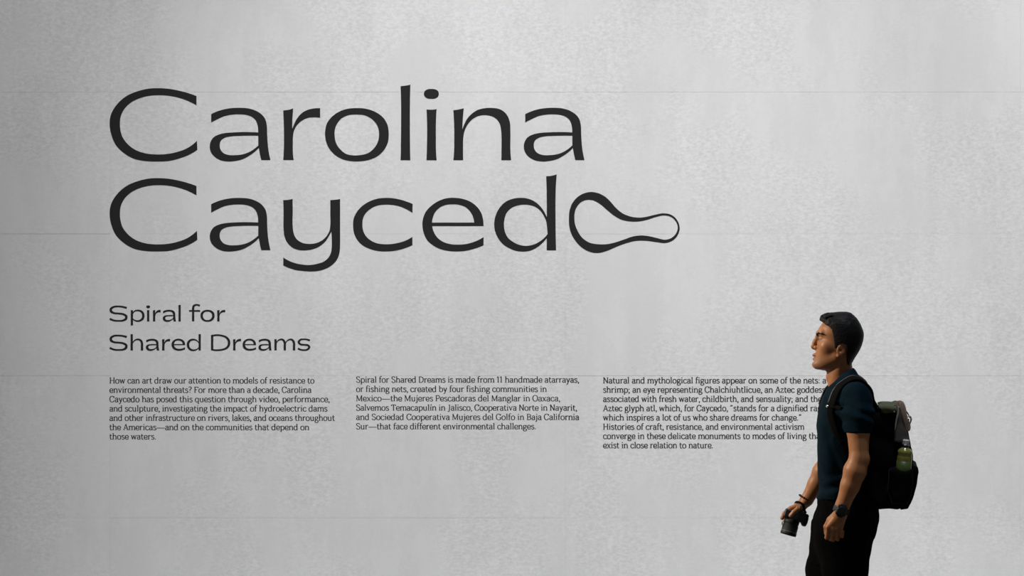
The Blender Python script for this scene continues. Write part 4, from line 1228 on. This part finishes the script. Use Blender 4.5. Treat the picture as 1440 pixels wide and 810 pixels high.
M_PACK = fabric('pack_cordura', (0.0035, 0.0035, 0.0038), (0.0060, 0.0060, 0.0062), 90, 0.88, 0.35, 0.06)
M_OLIVE = fabric('pack_olive', (0.10, 0.105, 0.058), (0.16, 0.16, 0.09), 70, 0.85, 0.35, 0.2)
M_GREYF = fabric('pack_grey', (0.11, 0.105, 0.095), (0.16, 0.15, 0.135), 80, 0.85, 0.3, 0.2)
M_TAN = fabric('leather_tan', (0.46, 0.32, 0.23), (0.58, 0.42, 0.32), 60, 0.6, 0.3, 0.4)
M_PALE = fabric('webbing_pale', (0.42, 0.37, 0.30), (0.55, 0.49, 0.42), 80, 0.7, 0.3, 0.3)
M_EDGE = fabric('strap_edge_grey', (0.10, 0.095, 0.080), (0.15, 0.14, 0.12), 80, 0.8, 0.3, 0.2)
M_METAL, _, _ = new_mat('bright_metal', (0.75, 0.74, 0.72), 0.22, 0.5, 1.0)
M_BLACKP, _, _ = new_mat('black_plastic', (0.010, 0.010, 0.011), 0.35, 0.5)
M_RUBBER, _, _ = new_mat('black_rubber', (0.012, 0.012, 0.013), 0.6, 0.4)
M_GLASSD, _, _ = new_mat('dark_glass', (0.008, 0.009, 0.012), 0.05, 0.7)
M_GREYP, _, _ = new_mat('grey_plastic', (0.16, 0.16, 0.16), 0.4, 0.5)

pack = worn('backpack', 'black roll top backpack with olive lid and tan strap on the man\'s back', 'backpack', P(1256, 718, 0))

def fine(pts2, y0, y1, h):
    a = np.array(pts2); m = .022
    return Field(axis([(a[:, 0].min() - m, a[:, 0].max() + m, h)]), axis([(y0 - m, y1 + m, h)]), axis([(a[:, 1].min() - m, a[:, 1].max() + m, h)]))
def XZ(poly, y): return [P(x, z, y)[[0, 2]] for x, z in poly]

# main body
poly = XZ([(1226,566),(1236,576),(1250,577),(1263,577),(1268,580),(1273,592),(1279,616),(1283,636),(1284.5,655),(1283,690),(1277,712),(1262,717.5),(1234,716.5),(1219,700),(1207,655),(1218,600)], -.13)
f = fine(poly, -.145, .145, .0042)
f.extrude(poly, -.145, .145, .032)
f.apply(lambda x, y, z: 0.0035 * vnoise(x * 22, y * 18, z * 20, 51) + 0.0030 * np.sin(42 * z + 3 * vnoise(x * 9, y * 9, z * 9, 52)) * np.clip((np.abs(y) - .10) / .04, 0, 1), (-9, -9, -9), (9, 9, 9), 0, 'disp')
def against_back(x, y, z):
    out = np.full(np.broadcast_shapes(x.shape, y.shape, z.shape), .05, np.float32)
    gx, gy, gz = F_SHIRT.x, F_SHIRT.y, F_SHIRT.z
    def loc(a, g_):
        i = np.clip(np.searchsorted(g_, a) - 1, 0, len(g_) - 2)
        return i, np.clip((a - g_[i]) / (g_[i + 1] - g_[i]), 0, 1)
    (i, a), (j, b), (k, c_) = loc(x.ravel(), gx), loc(y.ravel(), gy), loc(z.ravel(), gz)
    V = F_SHIRT.V
    V = V[i] * (1 - a)[:, None, None] + V[i + 1] * a[:, None, None]
    V = V[:, j] * (1 - b)[None, :, None] + V[:, j + 1] * b[None, :, None]
    V = V[:, :, k] * (1 - c_) + V[:, :, k + 1] * c_
    return V - .003
f.apply(against_back, (-9, -9, -9), (9, 9, 9), .002, 'cut')
give(field_obj('bag', f, M_PACK, None, 1), pack)
# front pocket
poly = XZ([(1272,654),(1285,653.5),(1290.5,657),(1292,664),(1289.5,678),(1285.5,696),(1281.5,708),(1277,715.5),(1266,716.5),(1268,690)], -.10)
f = fine(poly, -.125, .125, .0038)
f.extrude(poly, -.125, .125, .020)
f.apply(lambda x, y, z: 0.0022 * vnoise(x * 30, y * 20, z * 26, 53), (-9, -9, -9), (9, 9, 9), 0, 'disp')
give(field_obj('front_pocket', f, M_PACK, None, 1), pack)
# rolled olive lid
poly = XZ([(1234.5,568.5),(1240,566.6),(1250,565.2),(1260,565.0),(1264.5,566.5),(1266,569.5),(1262.5,573.5),(1255,576),(1244,576.5),(1237,574)], .08)
f = fine(poly, -.158, .158, .0036)
f.extrude(poly, -.158, .158, .014)
f.apply(lambda x, y, z: 0.0028 * np.sin(150 * z + 60 * x + 3 * vnoise(x * 12, y * 12, z * 12, 54)) + 0.0025 * vnoise(x * 30, y * 24, z * 30, 55), (-9, -9, -9), (9, 9, 9), 0, 'disp')
lid = give(field_obj('lid', f, M_OLIVE, None, 1), pack)
# grey side gusset between lid and pocket
poly = XZ([(1262.5,573),(1267,577),(1272,590),(1276,604),(1279.5,620.5),(1270,622.5),(1257,621.5),(1258,604),(1260,587)], -.150)
f = fine(poly, -.160, -.128, .0030)
f.extrude(poly, -.158, -.128, .007)
f.apply(lambda x, y, z: 0.0016 * vnoise(x * 40, y * 24, z * 30, 56), (-9, -9, -9), (9, 9, 9), 0, 'disp')
give(field_obj('side_gusset', f, M_GREYF, None, 1), pack)
# tan strap folded over the roll, pale webbing edge, buckle
def line(pts): return [P(*q) for q in pts]
give(sweep('leather_strap', line([(1260.5,571.5,-.148),(1263.6,567.6,-.150),(1266.8,568.0,-.154),(1269.6,574,-.158),(1271.9,583,-.160),(1274.0,592,-.160),(1275.5,600,-.158),(1276.6,604.5,-.156)]),
           [.0100,.0120,.0130,.0120,.0105,.0090,.0075,.0065], .0028, [(-.3,-1,.3)] * 8, M_TAN, None, 5), pack)
give(sweep('webbing', line([(1263.6,571,-.160),(1262.6,582,-.162),(1260.4,592,-.162),(1258.8,604,-.161)]), [.0030,.0034,.0030,.0020], .0016, [(0,-1,0)] * 4, M_PALE, None, 5), pack)
give(sweep('webbing', line([(1267.0,569.5,-.130),(1272.0,575.5,-.132),(1277.0,582,-.134),(1279.8,588,-.135)]), [.009,.010,.010,.009], .0022, [(1,0,.6)] * 4, M_PACK, None, 5), pack)
bk = give(sweep('buckle', line([(1275.3,586.5,-.150),(1279.6,585.6,-.150),(1281.2,590,-.150),(1279.2,596,-.150),(1279.4,602,-.150),(1277.6,605.2,-.150),(1274.6,603,-.150),(1274.8,594,-.150)]),
           .0075, .0034, [(1,0,0),(1,0,1),(1,0,.4),(1,0,0),(1,0,-.3),(0,0,-1),(-1,0,-.4),(-1,0,0)], M_PALE, None, 4, True), pack)
bk['label'] = 'cream buckle at the end of the tan strap'
give(sweep('tail', line([(1277.5,589,-.150),(1277.3,594,-.150),(1277.6,601,-.150)]), .0062, .0030, [(1,0,0)] * 3, M_PACK, None, 4), pack)
# small metal snaps on the side of the lid
for (x_, z_) in ((1258.6, 573.5), (1257.6, 579.2)):
    q = P(x_, z_, -.1590)
    give(lathe('snap', [(.0004, .0022), (.0030, .0020), (.0040, .0008), (.0042, 0)][::-1], M_METAL, None, q, (0, -1, 0), 14), pack)
# side pocket that holds the bottle
poly = XZ([(1250,660),(1256,656.5),(1270,657.5),(1283.5,659),(1284,675),(1281.5,698),(1276,709),(1254,709),(1248,690)], -.17)
f = fine(poly, -.205, -.120, .0034)
f.extrude(poly, -.200, -.120, .026)
q0, q1 = P(1271.2, 648, -.166), P(1267.0, 690, -.160)
f.cone(q0, q1, .0325, .0325, .002, 'cut')
f.apply(lambda x, y, z: 0.0022 * vnoise(x * 30, y * 24, z * 30, 57), (-9, -9, -9), (9, 9, 9), 0, 'disp')
give(field_obj('side_pocket', f, M_PACK, None, 1), pack)
def body_strap(name, raw, hw, ht, off, mat, root, sub=5):
    pts, nrm = [], []
    for q in raw:
        if len(q) == 2: p = hit(q[0], q[1])
        else: p = P(*q[:3])
        if len(q) != 4: p = F_SHIRT.snap(p, off)
        pts.append(p); nrm.append(F_SHIRT.grad(p))
    nn = np.array(nrm)
    for _ in range(2): nn[1:-1] = (nn[:-2] + 2 * nn[1:-1] + nn[2:]) / 4
    o = sweep(name, pts, hw, ht, list(nn), mat, None, sub)
    if root: give(o, root)
    return o, np.array(pts), nn

def edge_piping(pts, nn, hw, side, mat, parent, r=.0024):
    T = np.gradient(pts, axis=0); T /= np.linalg.norm(T, axis=1, keepdims=True)
    B = np.cross(T, nn); B /= np.linalg.norm(B, axis=1, keepdims=True)
    q = pts + B * (side * hw) + nn * .0025
    o = sweep('piping', list(q), r, r, list(nn), mat, None, 5)
    o.parent = parent
    return o

near_raw = [(1236,578,-.118,0),(1231.5,563,-.126),(1224,549.5,-.130),(1215,542.0,-.130),(1206,539.0,-.128),(1198,541,-.126),(1191,546,-.124),(1186.5,552.5,-.124),(1183.4,561,-.120),(1181.8,571,-.114),(1181.6,584,-.108),(1183,602,-.110),(1187,622,-.125)]
st, sp, sn = body_strap('shoulder_strap', near_raw, [.020] * 8 + [.018, .017, .016, .013, .012], .0055, .0065, M_PACK, pack)
PIPE_SIDE = 1
edge_piping(sp[1:10], sn[1:10], .0195, PIPE_SIDE, M_EDGE, st)
far_raw = [(1236,578,.100,0),(1231,563,.104),(1222,548,.104),(1210,538.5,.102),(1196,536,.100),(1180,541,.098),(1166,549,.095),(1157.5,558,.092),(1153,569,.090),(1150.6,584,.092),(1149.4,602,.094),(1149,622,.100)]
st2, sp2, sn2 = body_strap('shoulder_strap', far_raw, [.024] * 8 + [.020, .017, .014, .012], .0036, .0042, M_PACK, pack)
edge_piping(sp2[1:9], sn2[1:9], .0235, -PIPE_SIDE, M_EDGE, st2)
edge_piping(sp2[1:9], sn2[1:9], .0235, PIPE_SIDE, M_EDGE, st2)
# lower webbing from the strap ends back to the bag
body_strap('webbing', [(1186,621),(1192,640,-.18),(1204,664,-.175),(1218,684,-.160),(1232,700,-.135,0)], .0115, .0018, .004, M_PACK, pack)
body_strap('webbing', [(1149,621,.100),(1158,645,.165),(1180,668,.172),(1210,686,.165),(1232,700,.135,0)], .0115, .0018, .004, M_PACK, pack)
# chest strap with its small metal clip
cs, cp, cn = body_strap('chest_strap', [(1184,576.0),(1178,575.0),(1172,573.2),(1167.4,572.0)], .0070, .0016, .0075, M_PACK, pack)
q = F_SHIRT.snap(hit(1168.6, 571.9), .0100)
clip = lathe('clip', [(.0062, 0), (.0068, .002), (.0056, .0050), (.0002, .0064)], M_METAL, None, q, tuple(F_SHIRT.grad(q)), 18)
clip.parent = cs; clip['label'] = 'round bright metal clip on the chest strap'

# ---- bottle in the side pocket
bax = P(1274.2, 618.5, -.166) - P(1268.6, 684, -.160); bl = np.linalg.norm(bax); bax = bax / bl
base_b = P(1268.6, 684, -.160)
bottle = worn('water_bottle', 'green tea bottle with white cap standing in the backpack\'s side pocket', 'bottle', base_b)
def pet_material():
    m, nt, b = new_mat('bottle_pet', (0.42, 0.40, 0.09), 0.12, 0.5)
    b.inputs['Transmission Weight'].default_value = 0.25
    return m
M_TEA = pet_material()
M_LABEL = fabric('bottle_label', (0.06, 0.10, 0.025), (0.12, 0.17, 0.04), 40, 0.4, 0.1, 0.4)
M_CAP, _, _ = new_mat('cap_white', (0.85, 0.85, 0.83), 0.4, 0.4)
M_RING, _, _ = new_mat('neck_band_violet', (0.035, 0.03, 0.10), 0.4, 0.4)
L = bl
give(lathe('body', [(.020, 0), (.0285, .006), (.0295, .02), (.0295, L - .074), (.0290, L - .066), (.0268, L - .060), (.0292, L - .052), (.0285, L - .044), (.0230, L - .038), (.0150, L - .033), (.0125, L - .028)], M_TEA, None, base_b, tuple(bax)), bottle)
give(lathe('label_sleeve', [(.0299, .03), (.0299, L - .084)], M_LABEL, None, base_b, tuple(bax)), bottle)
give(lathe('neck', [(.0125, L - .030), (.0125, L - .022), (.0150, L - .0205), (.0150, L - .018)], M_METAL, None, base_b, tuple(bax)), bottle)['label'] = 'clear bright neck of the bottle'
give(lathe('neck_band', [(.0142, L - .027), (.0146, L - .0215), (.0142, L - .0170)], M_RING, None, base_b, tuple(bax)), bottle)
cp_ = [(.0128, L - .0175)]
for k in range(5): cp_ += [(.0132, L - .016 + k * .0030), (.0128, L - .0145 + k * .0030)]
cp_ += [(.0120, L - .0005), (.0100, L + .0008)]
give(lathe('cap', cp_, M_CAP, None, base_b, tuple(bax)), bottle)['label'] = 'white screw cap'

# ---- wristwatch on the near wrist
wc = P(1183.2, 717.0, HN)
up = (W_N - P(1181.5, 722, HN)); up /= np.linalg.norm(up)
up = (W_N - wc + (EL_N - W_N) * .15); up /= np.linalg.norm(up)
watch = worn('wristwatch', 'chunky black sports watch on the man\'s hanging near wrist', 'watch', wc)
sd = np.cross(up, [0, -1, 0]); sd /= np.linalg.norm(sd)
fw = np.cross(sd, up)
if fw[1] > 0: fw = -fw
wp, wn = [], []
for k in range(16):
    t = 2 * math.pi * k / 16
    q = wc + sd * .0305 * math.cos(t) + fw * .0245 * math.sin(t)
    wp.append(q); n_ = sd * math.cos(t) / .0305 + fw * math.sin(t) / .0245
    wn.append(n_ / np.linalg.norm(n_))
give(sweep('strap', wp, .0115, .0026, wn, M_RUBBER, None, 3, True), watch)
case_c = wc + fw * .0270
cf = Field(axis([(case_c[0] - .035, case_c[0] + .035, .0014)]), axis([(case_c[1] - .02, case_c[1] + .02, .0012)]), axis([(case_c[2] - .035, case_c[2] + .035, .0014)]))
rq = Matrix([list(sd), list(-fw), list(up)]).transposed().to_quaternion()
cf.rbox(case_c, (.0205, .0070, .0205), .0065, rq)
for a_ in (-1, 1):
    cf.rbox(case_c + up * a_ * .019, (.0125, .0055, .008), .004, rq, .004)
    for b__ in (-1, 1): cf.ell(case_c + sd * a_ * .0205 + up * b__ * .009, (.003, .003, .003), .0015)
case = give(field_obj('case', cf, M_BLACKP, None, 1), watch)
bez = lathe('bezel', [(.0150, 0), (.0172, .0010), (.0168, .0028), (.0140, .0030)], M_BLACKP, None, case_c + fw * .0062, tuple(fw), 24); give(bez, watch)
dial = lathe('dial', [(.0136, 0), (.0136, .0006)], M_GLASSD, None, case_c + fw * .0082, tuple(fw), 24); give(dial, watch)

# ---- bracelet on the far wrist
bc = P(1132.4, 702.0, HF)
brace = worn('bracelet', 'dark beaded bracelet round the wrist of the hand holding the camera', 'bracelet', bc)
fa = (EL_F - W_F); fa /= np.linalg.norm(fa)
e1 = np.cross(fa, [0, 1, 0]); e1 /= np.linalg.norm(e1); e2 = np.cross(fa, e1)
bp_, bn_ = [], []
M_BEAD, _, _ = new_mat('dark_wood_beads', (0.030, 0.012, 0.008), 0.35, 0.5)
for k in range(14):
    t = 2 * math.pi * k / 14
    bp_.append(bc + fa * .004 + e1 * .0285 * math.cos(t) + e2 * .0250 * math.sin(t)); bn_.append(e1 * math.cos(t) + e2 * math.sin(t))
give(sweep('cord', bp_, .0020, .0020, bn_, M_RUBBER, None, 3, True), brace)
ico = None
for k in range(20):
    t = 2 * math.pi * k / 20
    q = bc + fa * .004 + e1 * .0290 * math.cos(t) + e2 * .0255 * math.sin(t)
    if ico is None:
        prof = [(.0003, -.0044)] + [(.0044 * math.sin(a_), -.0044 * math.cos(a_)) for a_ in np.linspace(.5, 2.64, 6)] + [(.0003, .0044)]
        ico = lathe('bead', prof, M_BEAD, None, (0, 0, 0), (0, 0, 1), 10)
        bo = ico
    else:
        bo = ico.copy(); COL.objects.link(bo)
    bo.parent = brace
    bo.location = q - np.array(brace['_b'])

# ---- camera hanging from the far hand, lens down
cc0 = P(1119.5, 726.0, HF + .002)
camera = worn('handheld_camera', 'compact black camera held lens downwards in the man\'s far hand', 'camera', P(1111, 757, HF))
lens_dir = (P(1108.8, 751, HF - .012) - P(1114.5, 730, HF)); lens_dir /= np.linalg.norm(lens_dir)
ux = np.array([-lens_dir[2], 0, lens_dir[0]]); ux /= np.linalg.norm(ux)
if ux[0] < 0: ux = -ux
uy = np.cross(lens_dir, ux)
rq = Matrix([list(ux), list(uy), list(lens_dir)]).transposed().to_quaternion()
cfd = Field(axis([(cc0[0] - .085, cc0[0] + .085, .0018)]), axis([(cc0[1] - .075, cc0[1] + .075, .0020)]), axis([(cc0[2] - .075, cc0[2] + .060, .0018)]))
cfd.rbox(cc0, (.052, .032, .0210), .009, rq)
cfd.rbox(cc0 + ux * .040 + lens_dir * .012, (.012, .028, .020), .009, rq, .006)      # grip
cfd.rbox(cc0 - uy * .030 - lens_dir * .002, (.022, .012, .015), .006, rq, .005)       # finder hump
cbody = give(field_obj('camera_body', cfd, M_BLACKP, None, 1), camera)
lc = cc0 - ux * .012 + lens_dir * .012
LL = .074
lens = give(lathe('lens', [(.0300, 0), (.0315, .004), (.0315, .010), (.0325, .011), (.0325, .024), (.0315, .025), (.0315, .030), (.0332, .031), (.0332, LL - .012), (.0342, LL - .010), (.0342, LL - .002), (.0325, LL), (.0285, LL), (.0280, LL - .006)], M_RUBBER, None, lc, tuple(lens_dir), 32), camera)
ribs = []
gl = lathe('glass', [(.0275, LL - .007), (.018, LL - .0050), (.006, LL - .0042)], M_GLASSD, None, lc, tuple(lens_dir), 24); gl.parent = lens
rg = lathe('ring', [(.0335, LL - .016), (.0345, LL - .0155), (.0345, LL - .0135), (.0335, LL - .013)], M_GREYP, None, lc, tuple(lens_dir), 32); rg.parent = lens
# zoom lever catching the light on the side of the barrel
lv = lathe('release_button', [(.0100, 0), (.0105, .004), (.0085, .0065), (.0002, .0068)], M_GREYP, None, lc + lens_dir * .030 - ux * .0300 - np.array([0, .008, 0]), tuple(-ux * .85 + np.array([0, -.5, 0])), 18); give(lv, camera)
for k, (a_, b__) in enumerate(((.030, -.014), (-.030, -.012))):
    give(lathe('dial', [(.0085, 0), (.0088, .001), (.0088, .006), (.0080, .007)], M_BLACKP, None, cc0 + ux * a_ - uy * .026 + lens_dir * b__ * 0, tuple(-uy), 20), camera)
# wrist strap: webbing loop round the back of the hand with a bright ring
sp_ = [P(1131,717,HF-.030), P(1129.5,710.5,HF-.036), P(1124.5,706.6,HF-.030), P(1120.0,705.6,HF-.010), P(1118.6,706.8,HF+.016), P(1122,714,HF+.034), P(1129,721,HF+.030), P(1133,722,HF)]
ctr = sum(sp_) / len(sp_)
give(sweep('wrist_strap', sp_, .0052, .0016, [q - ctr for q in sp_], M_PACK, None, 5, True), camera)
rc = P(1123.4, 712.4, HF - .048)
rp, rn = [], []
for k in range(12):
    t = 2 * math.pi * k / 12
    rp.append(rc + np.array([.0055 * math.cos(t), 0.001 * math.sin(t), .0085 * math.sin(t)])); rn.append(np.array([math.cos(t), 0, math.sin(t)]))
give(sweep('strap_ring', rp, .0014, .0014, rn, M_METAL, None, 3, True), camera)['label'] = 'bright metal strap ring'
for o in bpy.data.objects:
    if '_b' in o: del o['_b']
